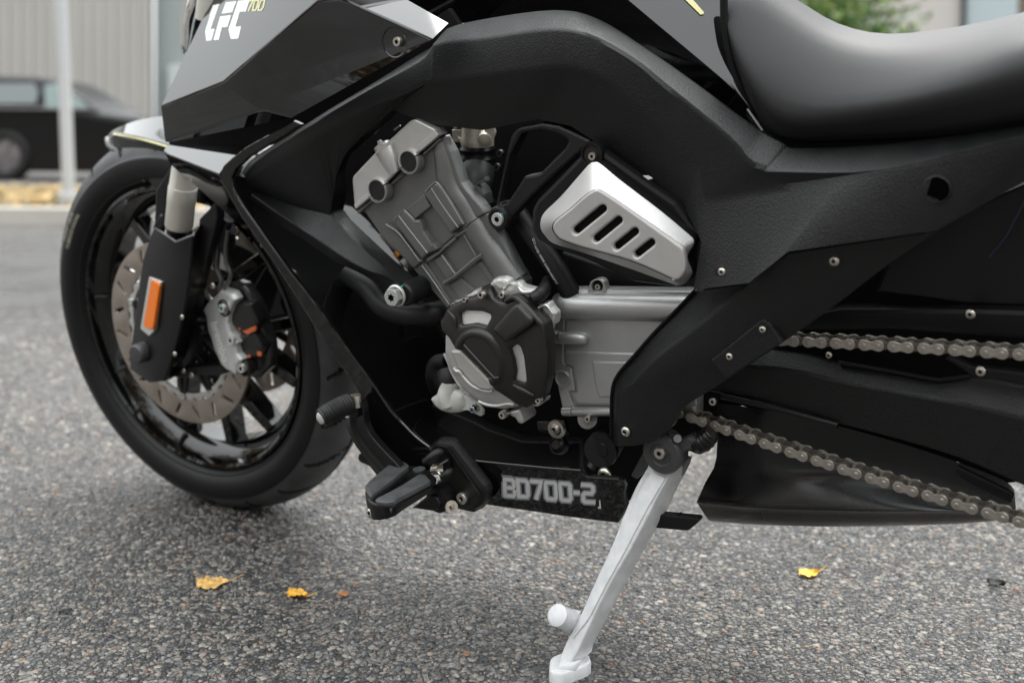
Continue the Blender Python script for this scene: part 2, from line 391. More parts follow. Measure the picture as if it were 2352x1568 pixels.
def stones():
    """Aggregate standing proud of the binder where the picture resolves single chips."""
    P0 = []
    for (a, b, cell) in ((1.15, 1.75, 0.0080), (1.75, 2.5, 0.0092), (2.5, 3.6, 0.0112), (3.6, 4.6, 0.0150)):
        xs = np.arange(-0.50 * b, 0.50 * b, cell); ys = np.arange(a, b, cell)
        X, Y = np.meshgrid(xs, ys); X = X.ravel() + RNG.normal(0, cell * 0.33, X.size); Y = Y.ravel() + RNG.normal(0, cell * 0.33, Y.size)
        k = (np.abs(X) < 0.47 * Y + 0.03) & (RNG.random(X.size) < 0.74 * np.clip((4.7 - Y) / 1.3, 0, 1))
        P0.append(np.stack([X[k], Y[k], np.full(k.sum(), cell)], 1))
    P0 = np.concatenate(P0); n = len(P0); K = 6
    rad = np.clip(RNG.lognormal(math.log(0.0040), 0.40, n), 0.0016, 0.0085) * (P0[:, 2] / 0.0094)
    el = RNG.uniform(0.55, 1.0, n); rot = RNG.uniform(0, math.pi, n); hgt = RNG.uniform(0.0004, 0.0019, n)
    ang = (np.arange(K)[None] + RNG.uniform(-0.33, 0.33, (n, K))) * 2 * math.pi / K
    rr = rad[:, None] * RNG.uniform(0.75, 1.15, (n, K))
    lx = rr * np.cos(ang); ly = rr * np.sin(ang) * el[:, None]; c, s = np.cos(rot)[:, None], np.sin(rot)[:, None]
    dx, dy = lx * c - ly * s, lx * s + ly * c
    tx, ty = RNG.normal(0, 0.10, n)[:, None], RNG.normal(0, 0.10, n)[:, None]
    top = np.stack([P0[:, :1] + dx * 0.84, P0[:, 1:2] + dy * 0.84, hgt[:, None] + dx * tx + dy * ty], 2)
    bot = np.stack([P0[:, :1] + dx, P0[:, 1:2] + dy, np.full((n, K), -0.0012)], 2)
    V = np.concatenate([top, bot], 1).reshape(-1, 3)
    base = (np.arange(n) * 2 * K)[:, None]
    i = np.arange(K); j = (i + 1) % K
    quads = np.stack([i, i + K, j + K, j], 1).ravel()
    loops = np.concatenate([base + i[None], base + quads[None]], 1).ravel()
    tot = np.tile(np.array([K] + [4] * K), n); start = np.concatenate([[0], np.cumsum(tot)[:-1]])
    me = bpy.data.meshes.new('asphalt_chips'); me.vertices.add(len(V)); me.vertices.foreach_set('co', V.ravel())
    me.loops.add(len(loops)); me.loops.foreach_set('vertex_index', loops.astype(np.int32))
    me.polygons.add(len(tot)); me.polygons.foreach_set('loop_start', start.astype(np.int32)); me.polygons.foreach_set('loop_total', tot.astype(np.int32))
    me.update(calc_edges=True); me.validate()
    pal = np.array([(0.33, 0.295, 0.25), (0.275, 0.26, 0.24), (0.36, 0.27, 0.215), (0.22, 0.218, 0.21), (0.42, 0.39, 0.34), (0.10, 0.10, 0.10), (0.06, 0.06, 0.062), (0.27, 0.12, 0.06), (0.33, 0.22, 0.12)])
    w = np.array([0.25, 0.2, 0.09, 0.18, 0.10, 0.11, 0.05, 0.008, 0.012]); ci = RNG.choice(len(pal), n, p=w / w.sum())
    colr = pal[ci] * RNG.uniform(0.24, 0.72, (n, 1)); big = rad > 0.0042; colr[big] *= 1.1
    ca = me.color_attributes.new('chip_colour', 'FLOAT_COLOR', 'POINT')
    ca.data.foreach_set('color', np.concatenate([np.repeat(colr, 2 * K, 0), np.ones((n * 2 * K, 1))], 1).astype(np.float32).ravel())
    m = mat('asphalt_chip', (0.3, 0.28, 0.25), 0.34, spec=0.5, bump=0.4, bscale=900); nt = m.node_tree
    a = nt.nodes.new('ShaderNodeVertexColor'); a.layer_name = 'chip_colour'
    nz = nt.nodes.new('ShaderNodeTexNoise'); nz.inputs['Scale'].default_value = 450; tc = nt.nodes.new('ShaderNodeTexCoord'); nt.links.new(tc.outputs['Object'], nz.inputs['Vector'])
    mr = nt.nodes.new('ShaderNodeMapRange'); mr.inputs[3].default_value = 0.7; mr.inputs[4].default_value = 1.25; nt.links.new(nz.outputs[0], mr.inputs[0])
    hv = nt.nodes.new('ShaderNodeHueSaturation'); nt.links.new(a.outputs[0], hv.inputs['Color']); nt.links.new(mr.outputs[0], hv.inputs['Value'])
    nt.links.new(hv.outputs[0], nt.nodes['Principled BSDF'].inputs['Base Color'])
    o = bpy.data.objects.new('asphalt_chips', me); COL.objects.link(o); me.materials.append(m); o['kind'] = 'stuff'
    return o
stones()

CONC = mat('pale_concrete', (0.46, 0.43, 0.39), 0.6, bump=0.4, bscale=60, vary=0.1, vscale=3)
GRASS = mat('verge_soil', (0.12, 0.10, 0.05), 0.9, vary=0.4, vscale=2)
slab('kerb', -60, 60, 9.05, 9.28, -0.02, 0.13, CONC)
slab('verge', -60, 60, 9.28, 13.9, -0.02, 0.10, GRASS)
slab('car_park', -60, 60, 13.9, 24.0, -0.02, 0.115, mat('car_park_asphalt', (0.12, 0.115, 0.11), 0.6, vary=0.2, vscale=2))
# fallen leaves carpeting the verge
n = 9000; mb_v = []; mb_f = []
LX = RNG.uniform(-9, 6, n); LY = 9.35 + 4.5 * RNG.random(n) ** 1.1; LA = RNG.uniform(0, 6.28, n); LS = RNG.uniform(0.03, 0.065, n)
for i in range(n):
    c, s = math.cos(LA[i]) * LS[i], math.sin(LA[i]) * LS[i]; z = 0.104 + 0.03 * random.random(); t = random.uniform(-0.5, 0.5) * LS[i]
    k = len(mb_v); mb_v += [(LX[i] - c, LY[i] - s, z), (LX[i] - s * 0.6, LY[i] + c * 0.6, z + abs(t)), (LX[i] + c, LY[i] + s, z + 0.004), (LX[i] + s * 0.6, LY[i] - c * 0.6, z + 0.008)]; mb_f.append((k, k + 1, k + 2, k + 3))
lv = obj('fallen_leaves', mb_v, mb_f, [mat('gold_leaf', (0.48, 0.29, 0.08), 0.6), mat('tan_leaf', (0.46, 0.30, 0.13), 0.7), mat('straw_leaf', (0.45, 0.35, 0.16), 0.7)], smooth=0)
lv['kind'] = 'stuff'
lv.data.polygons.foreach_set('material_index', RNG.integers(0, 3, n).astype(np.int32))

# ------------------------------------------------------------------ buildings, pole, car, bushes
WALLM = mat('beige_wall_sheet', (0.40, 0.385, 0.36), 0.5, vary=0.03, vscale=0.6)
WALLD = mat('teal_grey_wall', (0.27, 0.30, 0.295), 0.55)
WALLB = mat('pale_beige_wall', (0.47, 0.44, 0.415), 0.55)
def corrugated(name, x0, x1, y, z0, z1, pitch, depth, m, parent):
    V, F = [], []; xs = [];
    x = x0
    while x < x1:
        for fx, d in ((0, 0), (0.55, 0), (0.65, depth), (0.9, depth)): xs.append((min(x + fx * pitch, x1), y - d))
        x += pitch
    xs.append((x1, y))
    for q in xs: V += [(q[0], q[1], z0), (q[0], q[1], z1)]
    F = [(2 * i, 2 * i + 2, 2 * i + 3, 2 * i + 1) for i in range(len(xs) - 1)]
    return obj(name, V, F, m, parent, smooth=0)
hall = tag(empty('warehouse', (-17, 24, 0)), 'long beige metal-clad building behind the parked black car', 'building')
corrugated('wall', -34, -7.34, 24, 0.1, 7.5, 0.24, 0.06, WALLM, hall)
MB().box((-22, 28.2, 3.8), (12, 0, 0), (0, 4.1, 0), (0, 0, 3.65)).obj('hall_body', WALLD, hall, smooth=0)
MB().box((-20.7, 26, 7.58), (13.5, 0, 0), (0, 2.3, 0), (0, 0, 0.08)).obj('roof', WALLD, hall, smooth=0)
MB().box((-6.93, 24.5, 3.7), (0.41, 0, 0), (0, 0.3, 0), (0, 0, 3.6)).obj('corner_column', WALLD, hall, smooth=0)
MB().box((-6.75, 24.1, 0.75), (0.28, 0, 0), (0, 0.1, 0), (0, 0, 1.45)).obj('meter_cabinet', mat('cabinet_grey', (0.42, 0.45, 0.45), 0.5), hall, bevel=0.02)
house = tag(empty('industrial_unit', (6, 24, 0)), 'pale beige building with dark downpipe and light blue door behind the seat', 'building')
MB().box((4.7, 27.1, 3.8), (4.45, 0, 0), (0, 3, 0), (0, 0, 3.7)).obj('wall', WALLB, house, smooth=0)
MB().box((12.5, 27.3, 3.8), (3.3, 0, 0), (0, 3, 0), (0, 0, 3.7)).obj('side_wall', mat('brown_wall', (0.16, 0.12, 0.09), 0.7), house, smooth=0)
tube('downpipe', [(9.17, 24.0, 0.1), (9.17, 24.0, 7.2)], 0.055, mat('dark_pipe', (0.03, 0.042, 0.045), 0.5), house, seg=10)
MB().box((9.78, 24.15, 3.2), (0.52, 0, 0), (0, 0.06, 0), (0, 0, 3.1)).obj('door_panel', mat('pale_blue_panel', (0.38, 0.44, 0.46), 0.5), house, smooth=0)
MB().box((5.6, 27, 7.6), (10, 0, 0), (0, 3.3, 0), (0, 0, 0.1)).obj('roof', WALLD, house, smooth=0)

POLEM = mat('galvanised_pole', (0.50, 0.515, 0.53), 0.5, metal=0.2)
pb = G(154, 470, 0.1); pole = tag(empty('sign_pole', pb), 'slim grey galvanised pole standing in leaves before the black car', 'pole')
tube('shaft', [pb + [0.02, 0, -0.02], pb + [-0.06, 0, 2.2], pb + [-0.14, 0, 5.5]], [0.054, 0.053, 0.05], POLEM, pole, seg=16)
lathe('foot_sleeve', pb, (0, 0, 1), [(0.078, 0), (0.078, 0.10), (0.063, 0.11)], POLEM, pole, seg=16)

CARP = mat('car_black_paint', (0.005, 0.005, 0.006), 0.25, spec=0.3)
CARG = mat('car_glass', (0.03, 0.045, 0.045), 0.05, spec=0.6, coat=0.5)
CX = lambda u: (u - 1176) / FPX * 15.5
CZ = lambda v: 0.115 + (445 - v) / FPX * 15.5
car = tag(empty('parked_car', (CX(-30), 15.5, 0.115)), 'black car parked in front of the beige building', 'car')
prof_low = [(338, 424), (345, 380), (340, 330), (322, 308), (230, 294)]
def carbody():
    """Side outline with tumblehome: stations across the width."""
    pr = [(338, 424), (347, 385), (343, 335), (325, 310), (228, 296), (120, 280), (-60, 277), (-280, 282), (-430, 300), (-475, 330), (-480, 425)]
    V, F = [], []; ws = [(0, 0.0, 1), (0.05, -0.05, 1), (0.9, -0.08, 1), (1.75, -0.05, 1), (1.8, 0.0, 1)]
    n = len(pr)
    for y, dz, _ in ws:
        for (u, v) in pr:
            V.append((CX(u) * 1, 15.5 + y, CZ(v) + (0.045 if 0.02 < y < 1.78 and v < 340 else 0)))
    for i in range(len(ws) - 1):
        for j in range(n): F.append((i * n + j, i * n + (j + 1) % n, (i + 1) * n + (j + 1) % n, (i + 1) * n + j))
    F.append(tuple(range(n))); F.append(tuple(range((len(ws) - 1) * n, len(ws) * n)))
    return V, F
obj('body', *carbody(), CARP, car, bevel=0.03, bseg=3)
def cabin(pr, y0, y1, lift):
    V = [(CX(u), 15.5 + y0 + (0.22 if v < 260 else 0), CZ(v)) for u, v in pr] + [(CX(u), 15.5 + y1 - (0.22 if v < 260 else 0), CZ(v)) for u, v in pr]; n = len(pr)
    return V, [tuple(range(n)), tuple(range(n, 2 * n))] + [(i, (i + 1) % n, n + (i + 1) % n, n + i) for i in range(n)]
obj('roof', *cabin([(236, 294), (205, 268), (118, 212), (60, 203), (-60, 201), (-140, 210), (-250, 283)], 0.06, 1.74, 0), CARP, car, bevel=0.06, bseg=4)
def carpane(name, pr):
    V = [(CX(u), 15.5 + 0.035 + 0.22 * min(1, max(0, (268 - v) / 56)), CZ(v)) for u, v in pr]; V2 = [(a, b + 0.02, c) for a, b, c in V]; n = len(pr)
    obj(name, V + V2, [tuple(range(n)), tuple(range(n, 2 * n))] + [(i, (i + 1) % n, n + (i + 1) % n, n + i) for i in range(n)], CARG, car, smooth=0)
carpane('window', [(-95, 221), (62, 219), (78, 240), (80, 268), (-140, 270)])
obj('rear_window', [(CX(u), 15.5 + y, CZ(v)) for u, v, y in ((88, 224, 0.19), (122, 217, 0.22), (205, 277, 0.02), (103, 277, 0.02))] + [(CX(u) , 15.53 + y, CZ(v)) for u, v, y in ((88, 224, 0.19), (122, 217, 0.22), (205, 277, 0.02), (103, 277, 0.02))],
    [(0, 1, 2, 3), (4, 5, 6, 7), (0, 1, 5, 4), (1, 2, 6, 5), (2, 3, 7, 6), (3, 0, 4, 7)], mat('pale_car_glass', (0.11, 0.155, 0.145), 0.12, spec=0.6), car, smooth=0)
for wx in (12, -400):
    wc = (CX(wx), 15.47, 0.115 + 0.33); w = empty('wheel', wc, car)
    lathe('wheel_tyre', wc, (0, -1, 0), [(0.22, 0.02), (0.30, 0.03), (0.33, 0.0), (0.33, -0.2), (0.2, -0.21)], TYRE, w, seg=32)
    lathe('wheel_rim', (wc[0], wc[1] + 0.02, wc[2]), (0, -1, 0), [(0.0, 0.0), (0.05, 0.02), (0.21, -0.01), (0.23, 0.03)], mat('wheel_alloy', (0.22, 0.21, 0.22), 0.4, metal=0.6), w, seg=24)
    for k in range(5):
        a = k * 2 * math.pi / 5; d = np.array([math.cos(a), 0, math.sin(a)]); t = np.array([-d[2], 0, d[0]])
        MB().box(np.array(wc) + d * 0.12 + [0, -0.01, 0], d * 0.1, t * 0.02, (0, 0.012, 0)).obj('wheel_spoke', bpy.data.materials['wheel_alloy'], w)
MB().box((CX(-65), 15.47, CZ(279)), (2.2, 0, 0), (0, 0.03, 0), (0, 0, 0.012)).obj('shoulder_reflection', mat('car_reflection_grey', (0.3, 0.29, 0.3), 0.3, metal=0.6), car)  # pale strip painted for the reflection along the car's shoulder

def foliage(name, c, rad, n, size, mats, parent, seed, flat=1.0):
    rg = np.random.default_rng(seed); V, F = [], []
    cl = rg.normal(0, 0.55, (max(8, n // 55), 3)); cl /= np.maximum(1, np.linalg.norm(cl, axis=1)[:, None])
    for i in range(n):
        p = cl[i % len(cl)] + rg.normal(0, 0.19, 3); p = np.array(c) + p * np.array(rad)
        a, b = unit(rg.normal(size=3)), unit(rg.normal(size=3)); s = size * rg.uniform(0.6, 1.3); b = unit(np.cross(a, b))
        k = len(V); V += [p - a * s, p + b * s * 0.45, p + a * s, p - b * s * 0.45]; F.append((k, k + 1, k + 2, k + 3))
    o = obj(name, V, F, mats, parent, smooth=0)
    o.data.polygons.foreach_set('material_index', (rg.integers(0, len(mats) * 3, n) % len(mats)).astype(np.int32)); return o
BARK = mat('bark', (0.08, 0.06, 0.045), 0.9, bump=0.5, bscale=30)
GREENS = [mat('leaf_green', (0.075, 0.17, 0.03), 0.55), mat('leaf_light_green', (0.24, 0.33, 0.08), 0.55), mat('leaf_deep_green', (0.03, 0.085, 0.02), 0.6)]
LIGHTG = [mat('leaf_yellow_green', (0.34, 0.40, 0.12), 0.55), GREENS[1]]
b1 = tag(empty('bush', (3.45, 12.6, 0.1)), 'round green bush before the pale beige building', 'bush')
foliage('crown', (3.38, 12.6, 1.6), (0.8, 0.8, 1.25), 9000, 0.05, GREENS, b1, 5)
for k in range(4): tube('stem', [(3.45 + 0.05 * k, 12.6, 0.08), (3.4 + 0.2 * (k - 1.5), 12.6 + 0.1 * (k % 2), 0.9), (3.4 + 0.4 * (k - 1.5), 12.6, 1.8)], [0.03, 0.022, 0.012], BARK, b1, seg=6)
b2 = tag(empty('bush', (2.6, 14.0, 0.1)), 'paler yellow-green bush on the left of the round green one', 'bush')
foliage('crown', (2.6, 14.0, 1.7), (0.95, 0.8, 1.3), 8000, 0.06, LIGHTG, b2, 6)
for k in range(3): tube('stem', [(2.6, 14.0, 0.08), (2.6 + 0.25 * (k - 1), 14.0, 1.0), (2.6 + 0.4 * (k - 1), 14.0, 1.9)], [0.03, 0.022, 0.012], BARK, b2, seg=6)
# trees the gloss panels mirror, plus unseen ones added to cut horizon sky light
AUT = [mat('unseen_tree_leaf_brown', (0.20, 0.105, 0.03), 0.6), mat('unseen_tree_leaf_gold', (0.34, 0.18, 0.04), 0.6), mat('unseen_tree_leaf_olive', (0.11, 0.085, 0.025), 0.6)]
TP = [(-9.5, -8.0, 8.0, 3.2), (-3, -11.5, 8.5, 3.3), (4.5, -12.5, 8.0, 3.2), (11, -10, 8.2, 3.3), (-17, 1.0, 6.5, 2.9), (-15.5, -5.5, 7.5, 3.2), (-13, -11.5, 6.8, 3.0), (-7, -15.5, 7.2, 3.2), (0.5, -16.5, 6.6, 3.1), (8, -15, 7.4, 3.3), (-20, 7.5, 6, 2.8)]
for k, (x, y, hh, rr) in enumerate(TP):
    t = tag(empty('unseen_autumn_tree', (x, y, 0)), 'brown autumn tree across the yard, out of view, mirrored in gloss panels and cutting horizon light', 'tree', 'unseen autumn trees round the yard')
    tube('unseen_tree_trunk', [(x, y, -0.05), (x + 0.1, y, hh * 0.35), (x - 0.1, y + 0.1, hh * 0.8)], [0.2, 0.14, 0.05], BARK, t, seg=8, n=3)
    for q in range(4):
        a = q * 1.6 + k; tube('unseen_tree_limb', [(x, y, hh * (0.3 + 0.08 * q)), (x + math.cos(a) * rr * 0.4, y + math.sin(a) * rr * 0.4, hh * (0.45 + 0.08 * q)), (x + math.cos(a) * rr * 0.75, y + math.sin(a) * rr * 0.75, hh * (0.55 + 0.08 * q))], [0.09, 0.06, 0.02], BARK, t, seg=6)
    foliage('crown', (x, y, hh * 0.62), (rr, rr, hh * 0.42), 3200, 0.2, AUT, t, 30 + k)  # crown of an unseen tree
# ------------------------------------------------------------------ the motorcycle
BIKE = tag(empty('motorcycle', C0 + EX * 0.75 - N * 0.0), 'black cruiser motorcycle with bare grey engine leaning on its white side stand', 'motorcycle')
def part(name, u, v, o, parent=BIKE, label=None):
    e = empty(name, P(u, v, o), parent)
    if label: e['label'] = label
    return e
def mpp(u, v, o): return float(((P(u, v, o) - CAM) @ CF) / FPX)       # metres per picture px there
def bolt(uv, o, rpx, parent, kind='cap', m=None, name='bolt', h=None, ax=None, dark=DARK):
    ax = N if ax is None else ax
    c = P(uv[0], uv[1], o); r = rpx * mpp(uv[0], uv[1], o); h = h or {'cap': 1.0, 'button': 0.55, 'hex': 0.9, 'flat': 0.3}[kind] * r
    c = c - ax * h * 0.15
    V, F, MI = [], [], []
    def add(v, f, mi):
        b = len(V); V.extend(v); F.extend([tuple(i + b for i in q) for q in f]); MI.extend([mi] * len(f))
    if kind == 'hex':
        add(*lathe_mesh(c, ax, [(r * 1.0, 0), (r * 1.0, h * 0.18), (r * 0.86, h * 0.3)], 28), 0)
        add(*lathe_mesh(c, ax, [(r * 0.84, h * 0.2), (r * 0.84, h * 0.92), (r * 0.72, h)], 6), 0)
        st = [(0.42 if i % 2 else 0.26) * r for i in range(12)]
        e1 = unit(np.cross(ax, [0.31, 0.2, 1.0])); e2 = np.cross(ax, e1)
        top = [c + ax * h * 1.01 + s * (math.cos(i * math.pi / 6) * e1 + math.sin(i * math.pi / 6) * e2) for i, s in enumerate(st)]
        bot = [p - ax * h * 0.5 for p in top]; outr = [c + ax * h + r * 0.74 * (math.cos(i * math.pi / 6) * e1 + math.sin(i * math.pi / 6) * e2) for i in range(12)]; add(top + outr, [(i, (i + 1) % 12, 12 + (i + 1) % 12, 12 + i) for i in range(12)], 0); add(top + bot + [c + ax * h * 0.5], [(i, (i + 1) % 12, 12 + (i + 1) % 12, 12 + i) for i in range(12)] + [(12 + i, 12 + (i + 1) % 12, 24) for i in range(12)], 1)
    else:
        dome = [(r, 0), (r, h * 0.86), (r * 0.93, h), (r * 0.46, h)] if kind == 'cap' else [(r, 0), (r * 0.98, h * 0.3), (r * 0.85, h * 0.7), (r * 0.62, h * 0.95), (r * 0.44, h)]
        add(*lathe_mesh(c, ax, dome, 24), 0)
        add(*lathe_mesh(c, ax, [(dome[-1][0], h), (r * 0.42, h), (r * 0.40, h * 0.95)], 24), 0)
        add(*lathe_mesh(c, ax, [(r * 0.43, h * 0.96), (r * 0.40, h * 0.45), (0.0001, h * 0.4)], 6), 1)
    o_ = obj(name, V, F, [m or BOLT, dark], parent, smooth=35)
    if len(o_.data.polygons) == len(MI): o_.data.polygons.foreach_set('material_index', MI)
    return o_
def strokes(name, paths, w, o, m, parent, c=VV, th=0.0004, unp=None):
    """Printed lettering: flat ribbons w px wide along centre lines (True in front = closed)."""
    unp = unp or P; V, F = [], []
    for path in paths:
        closed = path[0] is True; q = [np.array(c(*p)) for p in (path[1:] if closed else path)]; n = len(q); hw = w / 2
        b0 = len(V); L_, R_ = [], []
        for i in range(n):
            a = unit(q[i] - q[i - 1]) if (i or closed) else unit(q[1] - q[0]); b = unit(q[(i + 1) % n] - q[i]) if (i < n - 1 or closed) else a
            na, nb = np.array([-a[1], a[0]]), np.array([-b[1], b[0]]); mt = unit(na + nb); s = hw / max(0.45, float(mt @ na))
            L_.append(q[i] + mt * s); R_.append(q[i] - mt * s)
        of = o if callable(o) else (lambda u, v: o)
        V += [unp(x[0], x[1], of(*x) + th) for x in L_] + [unp(x[0], x[1], of(*x) + th) for x in R_]
        for i in range(n if closed else n - 1): j = (i + 1) % n; F.append((b0 + i, b0 + j, b0 + n + j, b0 + n + i))
    return obj(name, V, F, m, parent, smooth=0)
def flat(name, poly, o, m, parent, c=VV, th=0.0004, thick=0.0003):
    return sheet(name, pts(c, *poly), (lambda u, v: o(u, v) + th) if callable(o) else o + th, thick, m, parent, bev=0)
def bar(mb, p0, p1, w0, w1, h0, h1, nrm):
    p0, p1, nrm = map(np.array, (p0, p1, nrm)); t = unit(p1 - p0); s = unit(np.cross(t, nrm)); n2 = unit(np.cross(s, t))
    V = [p + s * a * w / 2 + n2 * b * h / 2 for p, w, h in ((p0, w0, h0), (p1, w1, h1)) for a, b in ((-1, -1), (1, -1), (1, 1), (-1, 1))]
    mb.add(V, [(0, 3, 2, 1), (4, 5, 6, 7), (0, 1, 5, 4), (1, 2, 6, 5), (2, 3, 7, 6), (3, 0, 4, 7)])

# ---- front wheel -------------------------------------------------
WE, WU, WN = frame(31.7, 12); WC = np.array([-0.541, 2.096, 0.3405])
def WP(r, a, off): return WC + WN * off + r * (math.cos(a) * WE + math.sin(a) * WU)
wheel = empty('front_wheel', WC, BIKE)
half = [(0.260, 0.046), (0.266, 0.053), (0.2695, 0.0585), (0.272, 0.059), (0.279, 0.0655), (0.288, 0.069), (0.297, 0.0695), (0.306, 0.068), (0.3105, 0.0665), (0.312, 0.0645), (0.321, 0.0595), (0.3305, 0.0525), (0.339, 0.042), (0.3455, 0.030), (0.3505, 0.015), (0.352, 0.005)]
prof = half + [(r, -h) for r, h in half[::-1]]
pf = [np.array(p) for p in prof]; pf = cr(pf, 2)
segs = 1080; TV, TF, TM = [], [], []
mlen = len(pf)
for i in range(segs):
    a = 2 * math.pi * i / segs; d = math.cos(a) * WE + math.sin(a) * WU
    for (r, h) in pf:
        dr = 0
        if r > 0.3145:
            x = h / 0.064; ph = (a * 22 / (2 * math.pi) + (0.62 * abs(x) if x > 0 else 0.5 + 0.62 * abs(x))) % 1
            if 0.15 < abs(x) < 0.90 and min(ph, 1 - ph) < 0.032: dr = -0.007
            if abs(x) < 0.04: dr = -0.006
        TV.append(WC + d * (r + dr) + WN * h); TM.append(0 if dr or r < 0.3115 else 1)
    j = (i + 1) % segs
    for k in range(mlen - 1): TF.append((i * mlen + k, j * mlen + k, j * mlen + k + 1, i * mlen + k + 1))
ty = obj('tyre', TV, TF, [TYRE, mat('tyre_tread', (0.06, 0.06, 0.063), 0.55, spec=0.6, bump=0.3, bscale=400, vary=0.25, vscale=20)], wheel, smooth=32)
if len(ty.data.polygons) == len(TF): ty.data.polygons.foreach_set('material_index', [min(TM[q] for q in f) for f in TF])
lathe('rim', WC, WN, [(0.262, 0.046), (0.2605, 0.0545), (0.256, 0.056), (0.2515, 0.053), (0.2475, 0.042), (0.236, 0.034), (0.2245, 0.016), (0.2235, -0.02), (0.236, -0.034), (0.2475, -0.042), (0.2515, -0.053), (0.256, -0.056), (0.2605, -0.0545), (0.262, -0.046)], GLOSS, wheel, seg=120, smooth=30)
for k in range(6):
    a = -R(6 + 2.5 + k * 60); mb = MB()
    bar(mb, WP(0.02, a, 0.012), WP(0.1, a, 0.012), 0.04, 0.036, 0.05, 0.045, WN)
    for s in (-1, 1):
        bar(mb, WP(0.088, a + s * R(2), 0.010), WP(0.226, a + s * R(14.5), 0.004), 0.026, 0.020, 0.044, 0.036, WN)
    mb.obj('spoke', GLOSS, wheel, bevel=0.003)
lathe('hub', WC, WN, [(0.012, 0.07), (0.034, 0.07), (0.036, 0.055), (0.045, 0.03), (0.045, -0.03), (0.036, -0.055), (0.034, -0.07)], SATIN, wheel, seg=40)
for a_ in (154, 189, 109):                                            # ridges where a spoke meets the well
    a = -R(a_); mb = MB(); bar(mb, WP(0.228, a, 0.03), WP(0.246, a, 0.044), 0.006, 0.006, 0.01, 0.006, WN); mb.obj('rim_rib', GLOSS, wheel, bevel=0.001)
def polar(c, ax, e1, e2, outer, holes, o0, th, name, m, parent, bev=0.0006):
    unp = lambda x, y, o: c + ax * o + e1 * x / 1000 + e2 * y / 1000      # a disc measured in millimetres
    v, f, _n = sheet_mesh(outer, holes, o0, th, bev, None, unp, ax); return obj(name, v, f, m, parent, smooth=40)
circ = lambda r, n=96, a0=0: [(r * math.cos(a0 + i * 2 * math.pi / n), r * math.sin(a0 + i * 2 * math.pi / n)) for i in range(n)]
DO = 0.073
slots = []
for k in range(20):
    a = k * 2 * math.pi / 20 + 0.1; dr, ta = (0.5 if k % 2 else -0.5), 0
    cx, cy = 146 * math.cos(a), 146 * math.sin(a); t = a + (0.55 if k % 2 else -0.45)
    L1, W1 = 10, 3.4; e = []
    for q in np.linspace(-math.pi / 2, math.pi / 2, 6): e.append((L1 + W1 * math.cos(q), W1 * math.sin(q)))
    e += [(-x, -y) for x, y in e]
    slots.append([(cx + x * math.cos(t) - y * math.sin(t), cy + x * math.sin(t) + y * math.cos(t)) for x, y in e])
polar(WC, WN, WE, WU, circ(166, 120), [circ(123, 96)] + slots, DO, 0.005, 'brake_disc', DISC, wheel)
polar(WC, WN, WE, WU, [((122.5 if (i // 2) % 2 else 117.5) * math.cos(i * 2 * math.pi / 120), (126.5 if (i // 2) % 2 else 120.5) * math.sin(i * 2 * math.pi / 120)) for i in range(120)], [circ(111, 96)], DO - 0.0005, 0.005, 'disc_inner_ring', ALU, wheel)
mb = MB()
for k in range(10):
    a = k * 2 * math.pi / 10 + 0.2
    for s in (-1, 1): bar(mb, WP(0.052, a + s * 0.25, DO - 0.006), WP(0.114, a + s * 0.03, DO - 0.003), 0.010, 0.008, 0.008, 0.006, WN)
v, f = lathe_mesh(WC + WN * (DO - 0.011), WN, [(0.03, 0), (0.03, 0.008), (0.058, 0.008), (0.058, 0)], 48); mb.add(v, f)
mb.obj('disc_carrier', SATIN, wheel, bevel=0.001)
for k in range(10):
    a = k * 2 * math.pi / 10 + 0.2; lathe('disc_rivet', WP(0.1185, a, DO), WN, [(0.0062, -0.002), (0.0062, 0.002), (0.0045, 0.003), (0.002, 0.002), (0.0, 0.002)], ZINC, wheel, seg=16)
polar(WC, WN, WE, WU, circ(166, 96), [circ(122, 72)] + slots, -DO, 0.005, 'brake_disc', DISC, wheel)
mb = MB()
for k in range(10):
    a = k * 2 * math.pi / 10 + 0.2
    if k % 2: bar(mb, WP(0.03, a, -DO), WP(0.124, a, -DO), 0.02, 0.016, 0.008, 0.006, WN)
mb.obj('disc_carrier', SATIN, wheel, bevel=0.001)
# tyre lettering, two small lines on the sidewall
for rr, txt, sz in ((0.3035, 'FRONT 130/70', 0.0105), (0.2915, 'TUBELESS RADIAL', 0.0105)):
    cu = bpy.data.curves.new('t', 'FONT'); cu.body = txt; cu.size = sz; cu.align_x = 'CENTER'; to = bpy.data.objects.new('t', cu); COL.objects.link(to)
    me = bpy.data.meshes.new_from_object(to.evaluated_get(bpy.context.evaluated_depsgraph_get())); bpy.data.objects.remove(to)
    A = R(144); v = []
    for q in me.vertices: v.append(WP(rr + q.co.y, A - q.co.x / rr, 0.0702))
    obj('tyre_lettering', v, [tuple(p.vertices) for p in me.polygons], mat('tyre_print', (0.55, 0.52, 0.40), 0.6), wheel, smooth=0); bpy.data.meshes.remove(me)

